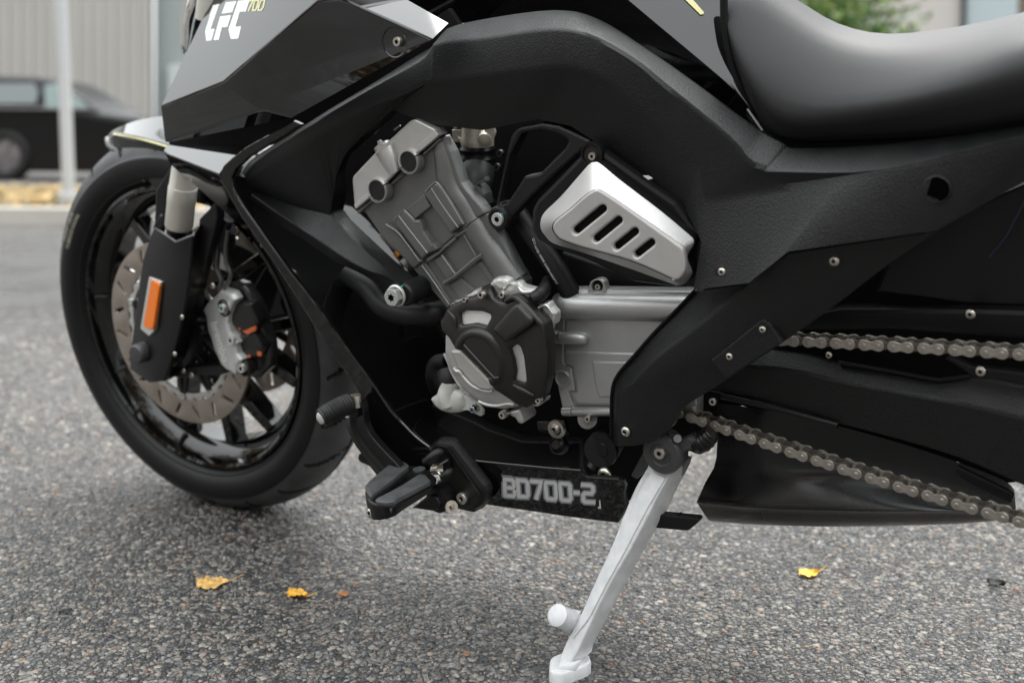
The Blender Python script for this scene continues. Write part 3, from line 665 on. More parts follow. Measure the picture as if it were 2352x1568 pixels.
# ---- fork --------------------------------------------------------
fork = part('front_fork', 420, 620, 0.12)
tb = [P(*R5(1040, -60), 0.118), P(*R5(998, 240), 0.118)], [P(*R5(998, 240), 0.118), P(*R5(985, 355), 0.118)], [P(*R5(985, 355), 0.118), P(*R5(965, 545), 0.118)]
mp = mpp(*R5(980, 350), 0.118) / 2.613 / 1.26531
tube('fork_tube', [P(*R5(1062, -160), 0.118), P(*R5(1000, 235), 0.118), P(*R5(999, 241), 0.118), P(*R5(986, 352), 0.118), P(*R5(985, 358), 0.118), P(*R5(967, 535), 0.118), P(*R5(965, 548), 0.118), P(*R5(965, 549), 0.118)], [105 * mp, 105 * mp, 110 * mp, 110 * mp, 107 * mp, 107 * mp, 101 * mp, 60 * mp], FORKM, fork, seg=40)
tube('fork_seal', [P(*R5(965, 545), 0.118), P(*R5(950, 700), 0.118)], 86 * mp, SATIN, fork, seg=32)
Cv = pts(R5, (776, 552), (948, 664), (1078, 612), (1112, 575), (1140, 492), (1245, 372), (1262, 470), (1105, 1130), (1000, 1490), (866, 1716), (745, 1728), (592, 1622), (604, 1440), (640, 1180), (690, 800))
fo = plane3((*R5(776, 552), 0.108), (*R5(948, 664), 0.152), (*R5(745, 1728), 0.152))
fc_l = plane3((*R5(776, 552), 0.128), (*R5(945, 664), 0.155), (*R5(745, 1728), 0.155)); fc_r = plane3((*R5(945, 664), 0.155), (*R5(1245, 372), 0.11), (*R5(745, 1728), 0.155))
def ridge(u, v): return min(fc_l(u, v), fc_r(u, v), 0.155)
Vf, Ff = [], []
left = pts(R5, (776, 552), (690, 800), (640, 1180), (604, 1440), (592, 1622)); mid = pts(R5, (948, 664), (885, 1000), (830, 1300), (780, 1560), (745, 1728)); right = pts(R5, (1078, 612), (1040, 1000), (985, 1300), (915, 1560), (862, 1716)); rr2 = pts(R5, (1245, 372), (1150, 900), (1060, 1240), (960, 1560), (866, 1716))
loft('fork_cover', [[(u, v, 0.125, 0.03) for u, v in left], [(u, v, 0.125) for u, v in left], [(u, v, 0.152) for u, v in mid], [(u, v, 0.15) for u, v in right], [(u, v, 0.10) for u, v in rr2], [(u, v, 0.10, 0.015) for u, v in rr2]], SATIN, fork, n=2, bevel=0.003, smooth=25)
sheet('fork_cover_flange', pts(R5, (790, 268), (912, 78), (950, 70), (932, 150), (872, 300), (862, 470), (846, 560), (776, 552), (782, 420)), 0.135, 0.02, SATIN, fork, bev=0.003)
sheet('fork_cover_flange', pts(R5, (1118, 488), (1250, 352), (1262, 480), (1150, 900), (1078, 612), (1112, 560)), 0.132, 0.015, SATIN, fork, bev=0.003)
mir = lambda u, v, o: P(u, v, o) - N * (2 * o + 0.01)                 # the right-hand leg, mirrored through the wheel
loft('fork_cover', [[(u, v, 0.10) for u, v in left], [(u, v, 0.152) for u, v in mid], [(u, v, 0.15) for u, v in right], [(u, v, 0.10) for u, v in rr2]], SATIN, fork, n=2, bevel=0.003, smooth=25, unp=mir, label='right-hand fork cover seen through the wheel')
sheet('rear_side_caliper', rnd(pts(K2, (205, 655), (365, 530), (600, 780), (705, 1200), (580, 1420), (250, 1290), (125, 960)), 5), 0.098, 0.03, SATIN, fork, bev=0.005, unp=mir, ax=-N)
tube('fork_cover_lip', [P(*R5(832, 458), 0.152), P(*R5(779, 550), 0.146), P(*R5(948, 662), 0.160), P(*R5(1078, 610), 0.155), P(*R5(1085, 590), 0.15)], 0.0022, mat('lip_grey', (0.10, 0.095, 0.10), 0.25, spec=0.8), fork, seg=8)
rf = lambda u, v: 0.158 - 0.0
fl = plane3((*R5(690, 1310), 0.139), (*R5(825, 970), 0.148), (*R5(745, 930), 0.1335))
sheet('reflector_base', rnd(pts(R5, (738, 925), (826, 965), (770, 1345), (738, 1375), (672, 1320)), 3), lambda u, v: fl(u, v) + 0.004, 0.014, ZINC, fork, bev=0.001)
sheet('amber_reflector', rnd(pts(R5, (752, 942), (818, 978), (768, 1334), (690, 1308)), 9), lambda u, v: fl(u, v) + 0.008, 0.006, AMBER, fork, bev=0.002, label='amber side reflector')
lathe('axle_cap', P(*R6(672, 196), 0.149), N, [(0.0, 0.012), (0.014, 0.011), (0.0165, 0.008), (0.017, 0.0), (0.017, -0.02)], mat('axle_cap_grey', (0.05, 0.05, 0.052), 0.45), fork, seg=32)
for q in ((990, 1232), (935, 1512)): bolt(R5(*q), 0.152, 6, fork, 'button', name='fork_bolt')

# ---- brake caliper -------------------------------------------------
cal = part('brake_caliper', *K2(300, 1000), 0.11)
sheet('caliper_bridge', rnd(pts(K2, (300, 560), (365, 530), (460, 560), (515, 640), (600, 780), (635, 930), (690, 1080), (705, 1200), (690, 1310), (580, 1420), (500, 1400), (400, 1280), (300, 900)), 5), 0.098, 0.02, mat('caliper_dark', (0.05, 0.052, 0.05), 0.22, metal=0.5, vary=0.5, vscale=60), cal, bev=0.006)
cb = pts(K2, (205, 655), (250, 600), (345, 640), (380, 700), (350, 760), (330, 830), (318, 905), (340, 1000), (360, 1020), (400, 1090), (385, 1120), (400, 1190), (440, 1245), (400, 1300), (395, 1378), (300, 1335), (250, 1290), (190, 1160), (160, 1060), (125, 960), (115, 860), (82, 790), (130, 715))
sheet('caliper_body', rnd(cb, 2.5), plane3((*K2(120, 900), 0.105), (*K2(340, 900), 0.122), (*K2(300, 1330), 0.118)), 0.02, CALI, cal, bev=0.005)
sheet('caliper_piston_cover', rnd(pts(K2, (375, 700), (520, 720), (600, 900), (560, 960), (450, 1000), (350, 930), (330, 850)), 7), 0.112, 0.02, mat('caliper_black', (0.012, 0.012, 0.012), 0.3), cal, bev=0.006)
sheet('caliper_piston_cover', rnd(pts(K2, (400, 1020), (560, 980), (640, 1120), (620, 1220), (520, 1240), (430, 1200), (390, 1110)), 7), 0.112, 0.02, bpy.data.materials['caliper_black'], cal, bev=0.006)
for pl_ in ([(450, 985), (500, 960), (570, 930), (575, 975), (500, 1010)], [(580, 1165), (620, 1170), (625, 1210), (590, 1205)], [(498, 1195), (525, 1200), (520, 1225), (500, 1220)], [(410, 950), (430, 955), (425, 980)]):
    sheet('brake_pad_mark', rnd(pts(K2, *pl_), 1.5), 0.1145, 0.003, mat('pad_orange', (0.5, 0.11, 0.035), 0.5, vary=0.3, vscale=90) if 'pad_orange' not in bpy.data.materials else bpy.data.materials['pad_orange'], cal, bev=0.0005)
for q, rr in (((292, 765), 17), ((470, 1310), 18)):
    lathe('bolt_recess', P(*K2(*q), 0.118), N, [(0.0115, -0.012), (0.0115, 0.004), (0.0145, 0.002), (0.0145, -0.012)], DARK, cal, seg=28)
    bolt(K2(q[0] - 8, q[1]), 0.122, rr * 0.62, cal, 'cap', ZINC, name='caliper_bolt')
bolt(K2(368, 1055), 0.122, 11, cal, 'cap', CALI, name='bleed_bolt')
bolt(K2(180, 565), 0.118, 8, cal, 'button', name='caliper_bolt')
flat('paint_mark', [(232, 745), (244, 748), (242, 780), (230, 775)], 0.128, TEAL, cal, K2); flat('paint_mark', [(405, 1305), (422, 1308), (424, 1330), (408, 1328)], 0.128, TEAL, cal, K2)
cu = bpy.data.curves.new('t', 'FONT'); cu.body = 'brembo'; cu.size = 0.2; to = bpy.data.objects.new('t', cu); COL.objects.link(to)
me = bpy.data.meshes.new_from_object(to.evaluated_get(bpy.context.evaluated_depsgraph_get())); bpy.data.objects.remove(to)
xs = [q.co.x for q in me.vertices]; x0, x1 = min(xs), max(xs); base = np.array(K2(165, 905)); end = np.array(K2(272, 1262)); ydir = (np.array(K2(225, 890)) - base) * 1.15
co = plane3((*K2(120, 900), 0.105), (*K2(340, 900), 0.122), (*K2(300, 1330), 0.118))
vv = [base + (end - base) * (q.co.x - x0) / (x1 - x0) + ydir * (q.co.y / 0.15) for q in me.vertices]
obj('caliper_lettering', [P(*q, co(*q) + 0.0012) for q in vv], [tuple(p.vertices) for p in me.polygons], mat('raised_lettering', (0.8, 0.8, 0.78), 0.4), cal, smooth=0); bpy.data.meshes.remove(me)
tube('brake_pipe', [P(*K2(*q), 0.112) for q in ((285, 585), (325, 530), (350, 460), (320, 390), (305, 330), (300, 210), (320, 60))], 0.0042, mat('pipe_steel', (0.12, 0.12, 0.12), 0.3, metal=0.7), cal, seg=10, n=4)
tube('brake_pipe', [P(*K2(*q), 0.110) for q in ((240, 600), (262, 520), (240, 460), (215, 385), (225, 250), (260, 60))], 0.0042, bpy.data.materials['pipe_steel'], cal, seg=10, n=4)
tube('brake_hose', [P(*K2(*q), 0.105) for q in ((270, 240), (280, 100), (330, -40))], 0.0085, HOSE, cal, seg=12, n=3)
sheet('hose_bracket', rnd(pts(K2, (110, 70), (160, 95), (240, 150), (380, 90), (390, 110), (240, 185), (120, 110)), 2), 0.105, 0.006, SATIN, cal, bev=0.001)
sheet('caliper_mount', rnd(pts(R6, (860, 380), (1000, 300), (1280, 285), (1330, 350), (1250, 375), (1100, 365), (1010, 390)), 4), 0.10, 0.02, SATIN, cal, bev=0.003)
for q in ((1000, 330), (1062, 365)): bolt(R6(*q), 0.104, 7, cal, 'button', name='mount_bolt')

# ---- front mudguard ------------------------------------------------
fen = part('front_mudguard', 330, 300, 0.03)
A_ = pts(R1, (730, 948, 0.02), (752, 908, 0.02), (800, 876, 0.012), (900, 836, 0.0), (1000, 810, 0.0), (1150, 792, 0.0), (1400, 790, 0))
B_ = pts(R1, (735, 958, 0.045), (760, 918, 0.06), (792, 905, 0.066), (900, 922, 0.074), (1000, 945, 0.077), (1140, 985, 0.079), (1400, 1040, 0.08))
C_ = pts(R1, (738, 972, 0.05), (757, 945, 0.066), (786, 930, 0.072), (900, 955, 0.079), (1000, 978, 0.082), (1140, 1018, 0.084), (1400, 1075, 0.085))
D_ = pts(R1, (745, 995, 0.05), (765, 990, 0.064), (815, 1012, 0.070), (900, 1080, 0.078), (985, 1160, 0.081), (1080, 1300, 0.083), (1400, 1400, 0.083))
loft('mudguard_shell', [A_, B_, C_, D_], GLOSS, fen, n=5, bevel=0.0015, smooth=25)
loft('pinstripe', [pts(R1, (772, 909, 0.0655), (900, 931, 0.0765), (1000, 954, 0.0795), (1140, 994, 0.0815)), pts(R1, (776, 920, 0.0685), (900, 943, 0.0775), (1000, 966, 0.0815), (1140, 1006, 0.0835))], YELLOW, fen, n=4, unp=lambda u, v, o: P(u, v, o + 0.0012), label='pale yellow pinstripe')
tube('mudguard_lip', [P(*R1(x, y), o) for x, y, o in ((733, 950, 0.03), (738, 975, 0.05), (760, 1010, 0.06), (830, 1050, 0.072), (920, 1115, 0.08), (955, 1180, 0.082), (990, 1245, 0.083))], [0.005, 0.005, 0.0045, 0.004, 0.004, 0.0025, 0.002], GLOSS, fen, seg=10, n=4)

# ---- headlamp ------------------------------------------------------
lamp = part('headlamp', *K10(500, 300), 0.06)
loft('headlamp_bezel', [pts(K10, (470, -150, 0.055), (400, 150, 0.065), (365, 440, 0.065), (372, 700, 0.065), (405, 880, 0.065), (435, 940, 0.065)),
                        pts(K10, (560, -150, 0.105), (480, 150, 0.110), (440, 440, 0.110), (440, 690, 0.105), (455, 860, 0.095), (450, 930, 0.085)),
                        pts(K10, (690, -150, 0.090), (655, 100, 0.095), (590, 380, 0.095), (545, 620, 0.095), (520, 780, 0.090), (470, 925, 0.080))], CHROME, lamp, n=4, across=4, label='chromed headlamp rim')
sheet('headlamp_shell', pts(K10, (715, -150), (700, 60), (600, 400), (545, 680), (500, 830), (470, 960), (900, 500), (900, -150)), 0.08, 0.02, GLOSS, lamp, bev=0.003)
tube('fork_upper_tube', [P(*K10(925, -300), 0.10), P(*K10(860, 330), 0.10)], 0.021, FORKM, fork, seg=24)

# ---- tank shroud (front side panel of the tank) ---------------------------------
shr = part('tank_shroud', 600, 170, 0.2)
A = (*S4(520, -30), 0.105); C = (*S4(585, 560), 0.222); D = (*S4(1236, 2), 0.226); H_ = (*S4(1050, 806), 0.226); fm = plane3(C, D, H_); fx = lambda x, y: (*S4(x, y), fm(*S4(x, y))); D2 = fx(1385, -5)
up = plane3(A, C, D); A2 = (*S4(1420, -170), up(*S4(1420, -170))); B = (*S4(160, 727), up(*S4(160, 727)))
E_ = (*S4(1832, -5), 0.178); F_ = (*S4(2122, 160), 0.188); G_ = fx(2010, 272); G2 = fx(1850, 195); G3 = fx(1520, 48)
I_ = fx(868, 748); J_ = (*S4(190, 974), 0.190); K_ = fx(608, 600); H2 = (*S4(800, 768), 0.220)
sv = [A, A2, B, C, D, D2, E_, F_, G_, G2, G3, H_, I_, J_, K_, H2, (*S4(250, 966), 0.18), (*S4(1000, 815), 0.2)]
sf = [(0, 2, 3, 4), (0, 4, 5, 1), (3, 14, 8, 9, 10, 5, 4), (14, 12, 11, 8), (2, 13, 15, 12, 14, 3), (1, 5, 10, 6), (10, 9, 8, 7, 6), (13, 16, 17, 11, 12, 15)]
obj('shroud_panel', [P(*q) for q in sv], sf, GLOSS, shr, smooth=12, bevel=0.0028, bseg=3)
dec = lambda p: [tuple(q) for q in pts(K10, *p)]
for nm, pg in (('L', [(935, 95), (1045, 70), (890, 505), (962, 492), (908, 694), (822, 704), (800, 540), (882, 275), (868, 275)]), ('F', [(1155, 45), (1335, 22), (1262, 215), (1082, 238)]), ('F', [(1058, 285), (1245, 262), (1182, 462), (1085, 470), (1032, 684), (940, 690)]),
               ('C', [(1365, 20), (1565, 0), (1495, 200), (1390, 208), (1315, 460), (1413, 455), (1365, 664), (1238, 670), (1200, 505)])):
    sheet('white_letter', dec(pg), lambda u, v: up(u, v) + 0.0007, 0.0004, WHITE, shr, bev=0)
strokes('yellow_number', [[(1560, 15), (1625, 8), (1600, 60), (1535, 195)], [True, (1650, 15), (1715, 8), (1690, 120), (1660, 180), (1612, 184), (1622, 110)], [True, (1755, 10), (1822, 2), (1790, 130), (1760, 176), (1706, 180), (1722, 105)]], 3.2, lambda u, v: up(u, v) + 0.0005, YELLOW, shr, K10)
lathe('bolt_recess', P(*S4(1752, 290), fm(*S4(1752, 290)) + .0005), N, [(0.0, -0.004), (0.016, -0.003), (0.0185, 0.0), (0.0195, 0.0004), (0.0195, -0.003)], GLOSS, shr, seg=32)
bolt(S4(1790, 285), fm(*S4(1790, 285)) - .001, 11, shr, 'cap', name='shroud_bolt', h=0.008)

BEAD = mat('polished_edge', (0.02, 0.02, 0.02), 0.12, spec=1.0, coat=1.0)
# ---- front cowl below it -------------------------------------------------------------
cow = part('side_cowl', 480, 380, 0.18)
a1 = (*S4(178, 1030), 0.165); a2 = (*S4(205, 992), 0.150); a3 = (*S4(740, 1003), 0.150); a4 = (*S4(600, 1128), 0.205); a5 = (*S4(552, 1192), 0.214); a6 = (*S4(200, 1050), 0.176)
b1 = (*S4(228, 1128), 0.150); b2 = (*R5(1100, 240), 0.155); b3 = (*R5(1540, 632), 0.165); b4 = (*R5(1662, 795), 0.19); b5 = (*R5(1440, 470), 0.200); b6 = (*R5(1330, 300), 0.207)
obj('cowl_panel', [P(*q) for q in (a1, a2, a3, a4, a5, a6, b1, b2, b3, b4, b5, b6)], [(0, 1, 2, 3, 4, 5), (5, 4, 11, 7, 6), (11, 10, 8, 7), (10, 9, 8), (0, 5, 6)], GLOSS, cow, smooth=14, bevel=0.002)
sheet('cowl_gap_filler', pts(S4, (215, 960), (800, 755), (1040, 740), (1300, 590), (1600, 390), (1900, 210), (2120, 60), (2200, 180), (2080, 330), (1900, 450), (1600, 640), (1300, 820), (1080, 950), (760, 1030), (700, 1060), (215, 1010)), 0.146, 0.01, MATTE, cow, bev=0)
strip = pts(S4, (1062, 826), (1048, 842), (900, 912), (740, 1001), (640, 1078), (585, 1130), (553, 1194), (566, 1240), (600, 1300)) + pts(R5, (1440, 480), (1660, 790), (1790, 985)) + pts(S8, (740, 330), (940, 606), (1050, 795), (1062, 880), (1085, 1010), (1140, 1100), (1330, 1300), (1560, 1420), (1680, 1380), (1640, 1190), (1608, 1168), (1500, 1085), (1400, 985), (1290, 868), (1090, 570), (900, 310), (690, 10)) + pts(R5, (1810, 880), (1460, 395), (1408, 310)) + pts(S4, (655, 1290), (640, 1220), (668, 1160), (760, 1075), (1050, 895), (1120, 850))
sheet('cowl_edge', strip, plane3((*S4(560, 1195), 0.212), (*S4(1050, 840), 0.19), (*S8(1600, 1170), 0.182)), 0.006, GLOSS, cow, bev=0.0028, smooth=30)
tube('cowl_edge_bead', [P(*q) for q in [(*R5(1412, 315), .1995), (*R5(1462, 398), .1985), (*R5(1812, 884), .193), (*S8(693, 14), .191), (*S8(902, 314), .1885), (*S8(1092, 574), .187), (*S8(1290, 866), .185)]], .0019, BEAD, cow, seg=10, n=3)
tube('cowl_edge_bead', [P(*q) for q in [(*S8(1300, 880), .185), (*S8(1402, 990), .184), (*S8(1502, 1090), .183), (*S8(1612, 1172), .182)]], .0021, BEAD, cow, seg=10, n=4)
i0 = [(*S4(660, 1200), 0.19), (*R5(1460, 395), 0.192), (*R5(1810, 880), 0.188), (*S8(690, 10), 0.186), (*S8(900, 310), 0.184), (*S8(1090, 570), 0.183), (*S8(1290, 868), 0.181)]
i1 = [(*S4(1000, 1250), 0.10), (*R5(1900, 500), 0.10), (*R5(2300, 900), 0.10), (*S8(1130, 0), 0.10), (*S8(1380, 320), 0.10), (*S8(1480, 560), 0.10), (*S8(1570, 760), 0.10)]
i2 = [(*S4(1300, 1300), 0.03), (*R5(2400, 500), 0.03), (*R5(2700, 900), 0.03), (*S8(1600, 0), 0.03), (*S8(1750, 300), 0.03), (*S8(1850, 560), 0.03), (*S8(1950, 760), 0.03)]
loft('radiator_side_panel', [i0, i1, i2], GLOSS, cow, n=3, across=2, smooth=60)
j0 = [(*S8(1300, 885), 0.181), (*S8(1400, 1000), 0.180), (*S8(1500, 1098), 0.178), (*S8(1612, 1178), 0.176)]
j1 = [(*S8(1575, 775), 0.10), (*S8(1600, 900), 0.10), (*S8(1640, 1000), 0.10), (*S8(1800, 1080), 0.10)]
j2 = [(*S8(1950, 775), 0.03), (*S8(1950, 900), 0.03), (*S8(2000, 1000), 0.03), (*S8(2100, 1060), 0.03)]
loft('lower_side_panel', [j0, j1, j2], GLOSS, cow, n=3, across=2, smooth=60)
# ---- tank side ------------------------------------------------------------------
tank = part('fuel_tank', *S3(1200, 60), 0.14)
edge_lo = pts(S3, (-160, 165), (240, 165), (292, 166), (500, 140), (800, 95), (960, 82), (1100, 95), (1250, 140), (1400, 210), (1600, 355), (1900, 565), (2150, 750), (2330, 885))
edge_hi = pts(S3, (-160, -160), (240, -160), (292, -160), (500, -160), (800, -160), (960, -160), (1150, -160), (1300, -140), (1470, 0), (1700, 193), (2000, 443), (2195, 615), (2345, 800))
loft('tank_side_panel', [[(u, v, 0.100) for u, v in edge_lo], [(u, v, 0.126) for u, v in edge_hi]], GLOSS, tank, n=3, across=1, smooth=60)
tf = plane3((*S3(1470, 0), 0.126), (*S3(2000, 443), 0.126), (*S3(2100, -60), 0.070))
t0 = [(u, v, 0.126) for u, v in edge_hi[6:]]
t1 = pts(S3, (1300, -190, 0.115), (1500, -190, 0.105), (1760, 0, 0.098), (1960, 190, 0.098), (2090, 400, 0.108), (2200, 600, 0.124), (2345, 795, 0.1255))
t2 = pts(S3, (1700, -190, 0.06), (1900, -190, 0.06), (2100, -60, 0.070), (2135, 130, 0.078), (2172, 350, 0.096), (2222, 590, 0.1215), (2347, 790, 0.125))
t1, t2 = [[(u, v, tf(u, v)) for u, v, _o in l] for l in (t1, t2)]
loft('tank_upper_panel', [t0, t1, t2], GLOSS, tank, n=4, across=3, smooth=30)
sheet('pinstripe', pts(S3, (1800, -80), (1840, -80), (1985, 85), (1985, 98), (1965, 102), (1800, -60)), lambda u, v: tf(u, v) + 0.002, 0.0015, YELLOW, tank, bev=0, label='pale yellow pinstripe')

# ---- frame cover -------------------------------------------------------------------
frm = part('frame_cover', *S3(1300, 250), 0.18)
L0 = pts(S4, (712, 1190, .172), (730, 1150, .172), (800, 1075, .172), (1050, 915, .170), (1300, 755, .166), (1600, 575, .160), (1900, 385, .150), (2062, 285, .148)) + pts(S3, (235, 197, 00.153), (500, 130, 00.150), (960, 72, 00.148), (1250, 130, 00.148), (1600, 345, 00.150), (1900, 555, 00.151), (2300, 850, 00.153)) + pts(S2, (530, 935, 00.153), (660, 1003, 00.153), (790, 1042, 00.152), (1500, 1002, 00.149), (2352, 880, 00.146), (2600, 840, 00.143))
L1 = pts(S4, (728, 1200, .186), (748, 1168, .187), (815, 1095, .188), (1062, 932, .187), (1308, 774, .184), (1606, 596, .179), (1925, 415, .172), (2000, 330, .168)) + pts(S3, (175, 292, .170), (500, 256, .178), (925, 201, .182), (1200, 240, .183), (1490, 392, .185), (1750, 600, .186), (2150, 930, .187)) + pts(S2, (420, 1125, .187), (530, 1170, .187), (640, 1193, .186), (1380, 1185, .183), (2352, 948, .176), (2600, 900, .17))
L2 = pts(S4, (742, 1225, .188), (775, 1195, .189), (850, 1140, .190), (1090, 1010, .188), (1340, 850, .186), (1640, 700, .186), (1900, 590, .186), (2000, 560, .186)) + pts(S3, (160, 552, .186), (500, 508, .187), (900, 456, .187), (1130, 460, .187), (1380, 570, .186), (1650, 850, .183), (1930, 1130, .181)) + pts(S2, (100, 1385, .180), (330, 1352, .180), (600, 1310, .180), (1330, 1195, .183), (2352, 1000, .176), (2600, 960, .17))
L3 = pts(R5, (1536, 272, .176), (1727, 345, .171), (1905, 405, .167), (2111, 457, .164)) + pts(R2, (205, 1060, .160), (182, 890, .163), (230, 760, .163), (690, 346, .163), (860, 412, .163), (1080, 480, .162), (1480, 526, .161), (1950, 430, .160)) + pts(R3, (760, 490, .160), (1350, 868, .160), (1720, 1170, .168)) + pts(S5, (302, 330, .190), (252, 640, .204), (605, 594, .214), (855, 395, .214), (1800, 262, .185), (2500, -130, .16))
L4 = [(u, v, o - 0.012) for u, v, o in L3]
def turn(l, k): return [(p[0], p[1], p[2], k) for p in l]
st = 20
assert len(L0) == len(L1) == len(L2) == len(L3) == 21, (len(L0), len(L1), len(L2), len(L3))
cl_ = creased([L0, L1, L2, L3], (1, 2), 0.09)
loft('frame_panel', [turn(L0, .004)] + cl_ + [turn(L3, .03)], TEX, frm, n=4, smooth=32, straight=(6, 7), weighted=True)
AU_ = pts(R5, (1536, 272, .176), (1727, 345, .171), (1905, 405, .167), (2111, 457, .164), (2205, 570, .168)) + pts(K5, (325, 572, .182), (500, 730, .190), (668, 872, .198))
AW_ = pts(R5, (1520, 300, .196), (1727, 449, .197), (1905, 567, .194), (2060, 671, .192), (2200, 766, .193)) + pts(K5, (250, 725, .203), (470, 790, .206), (618, 880, .2045))
AB_ = pts(R5, (1490, 335, .185), (1690, 500, .18), (1870, 615, .178), (2030, 725, .176), (2180, 825, .176)) + pts(K5, (215, 775, .178), (430, 925, .182), (530, 1010, .185))
AE_ = pts(R5, (1540, 266, .170), (1732, 335, .165), (1910, 392, .160), (2150, 400, .152)) + pts(R2, (282, 1262, .152)) + pts(K5, (430, 560, .166), (620, 735, .176), (785, 880, .186))
AE_ = [tuple(np.array(a) * .5 + np.array(b) * .5) for a, b in zip(AE_, AU_)]
loft('front_arm', [[(*p[:3], .02) for p in AE_]] + creased([AE_, AU_, AW_, AB_], (1, 2), 0.06), TEX, frm, n=3, smooth=40, weighted=True)
lathe('arm_boss', P(*K5(690, 1000), 0.196), N, [(0.0, 0.004), (0.0135, 0.004), (0.0158, 0.002), (0.0165, -0.001), (0.0165, -0.05)], TEX, frm, seg=40)
bolt(K5(592, 1016), 0.205, 26, frm, 'hex', ZINC, name='engine_mount_bolt', h=0.013)
flat('paint_mark', [(645, 895), (665, 895), (668, 915), (652, 920)], 0.2045, TEAL, frm, K5)
g0 = pts(S5, (256, 650, .150), (130, 790, .150), (0, 922, .150)) + pts(R4, (2180, 848, .150), (2058, 992, .150), (2008, 1120, .150), (1998, 1350, .150)) + pts(R8, (562, 188, .150))
g1 = pts(S5, (590, 605, .186), (400, 770, .186), (200, 920, .186), (0, 1072, .186)) + pts(R4, (2165, 1050, .184), (2060, 1150, .180), (2032, 1350, .176)) + pts(R8, (585, 192, .172))
g2 = pts(S5, (858, 412, .193), (800, 700, .189), (600, 930, .187), (300, 1100, .187)) + pts(S1, (130, 520, .186), (10, 660, .185)) + pts(R8, (720, 60, .183), (690, 190, .180))
g3 = pts(S5, (1810, 266, .172), (1500, 470, .174), (1150, 738, .176), (815, 975, .178)) + pts(S1, (450, 562, .178), (180, 738, .178)) + pts(R8, (900, 85, .178), (780, 172, .176))
g2[0] = (*S5(858, 412), .193)
loft('frame_leg', [turn(g0, .03)] + creased([g0, g1, g2, g3], (1,), 0.12) + [turn(g3, .012)], TEX, frm, n=4, smooth=32, weighted=True)
tube('leg_edge_trim', [P(*q) for q in pts(S5, (262, 642, .152), (130, 782, .152), (0, 915, .152)) + pts(R4, (2178, 842, .152), (2050, 990, .152), (1998, 1120, .152), (1988, 1350, .152), (1990, 1560, .15))], 0.0022, MATTE, frm, seg=8, n=3)
sheet('leg_bracket', rnd(pts(S5, (362, 1085), (690, 822), (740, 850), (815, 975), (455, 1212)), 3), 0.1885, 0.01, TEX, frm, bev=0.002)
for q, k in (((690, 890), 8.5), ((480, 1062), 8.5)): bolt(S5(*q), 0.1895, k, frm, 'button', name='frame_bolt')
for q, k, o in (((1145, 455), 12.5, .183), ((432, 525), 10, .2015)):
    lathe('bolt_recess', P(*S5(q[0] - 8, q[1] - 2), o + 0.002), N, [(0.0, 0.0005), (k * 1.25 * mpp(*S5(*q), o), 0.0008), (k * 1.5 * mpp(*S5(*q), o), 0.0002), (k * 1.5 * mpp(*S5(*q), o), -0.004)], DARK, frm, seg=28)
    bolt(S5(*q), o + 0.003, k, frm, 'button', name='frame_bolt')
ha, hb, hc = P(*S2(1330, 1195), .183), P(*S2(2352, 1000), .176), P(*S5(1800, 262), .185)
hn = unit(np.cross(hb - ha, hc - ha)); hn = hn if hn @ N > 0 else -hn
ho = plane3((*S2(1330, 1195), .183), (*S2(2352, 1000), .176), (*S5(1800, 262), .185))(*S2(1745, 1325)); hp_ = P(*S2(1745, 1325), ho)
lathe('hole_shade_disc', hp_, hn, [(0.0, 0.0035), (0.0118, 0.0035), (0.0122, 0.003), (0.0125, -0.006)], HOLE_SHADE, frm, seg=32)  # black disc stands in for the shade inside a deep hole
lathe('hole_rim', hp_, hn, [(0.0124, 0.003), (0.0132, 0.0045), (0.0145, 0.004), (0.016, -0.004)], TEX, frm, seg=32)
bolt(R8(636, 107), 0.181, 12, frm, 'button', name='frame_bolt')

# ---- seat ---------------------------------------------------------------------------
seat = part('seat', *S2(1300, 500), 0.12)
s0 = pts(S2, (268, -150, .06), (500, -150, .05), (760, -2, .04), (1050, 166, .04), (1400, 238, .04), (1900, 186, .03), (2352, 86, .02), (2600, 20, .01))
sA = pts(S2, (262, -50, .09), (440, -20, .09), (700, 110, .09), (1020, 280, .10), (1400, 345, .105), (1900, 290, .10), (2352, 175, .095), (2600, 110, .09))
s1 = pts(S2, (272, 150, .115), (360, 260, .125), (620, 420, .135), (960, 560, .145), (1400, 570, .15), (1900, 470, .152), (2352, 330, .155), (2600, 280, .15))
s2 = pts(S2, (300, 330, .12), (400, 520, .142), (600, 730, .158), (880, 800, .166), (1450, 735, .170), (1900, 640, .171), (2352, 525, .172), (2600, 480, .17))
s3 = pts(S2, (350, 520, .115), (470, 740, .135), (620, 880, .150), (880, 925, .155), (1450, 880, .158), (1900, 810, .160), (2352, 720, .162), (2600, 690, .16))
s4 = pts(S2, (430, 740, .11), (520, 880, .125), (650, 965, .130), (880, 985, .135), (1450, 965, .138), (1900, 930, .14), (2352, 870, .14), (2600, 850, .14))
s5 = [(u, v + 8, .06) for u, v, o in s4]
loft('seat_cushion', [s0, sA, s1, s2, s3, s4, s5], SEATM, seat, n=3, across=3, smooth=180)
tube('seat_piping', [P(*q) for q in pts(S2, (252, -150, .112), (250, 30, .113), (258, 200, .115), (295, 400, .116), (350, 580, .116), (430, 760, .117), (530, 900, .118))], 0.0048, MATTE, seat, seg=10, n=3)
sheet('under_seat_shade', pts(S2, (400, 800), (540, 905), (650, 970), (850, 1000), (1500, 980), (2352, 890), (2700, 850), (2700, 1020), (2352, 1020), (1500, 1060), (700, 1080), (480, 960)), 0.125, 0.03, MATTE, seat, bev=0.002)  # dark sheet stands in for the black shade under the seat
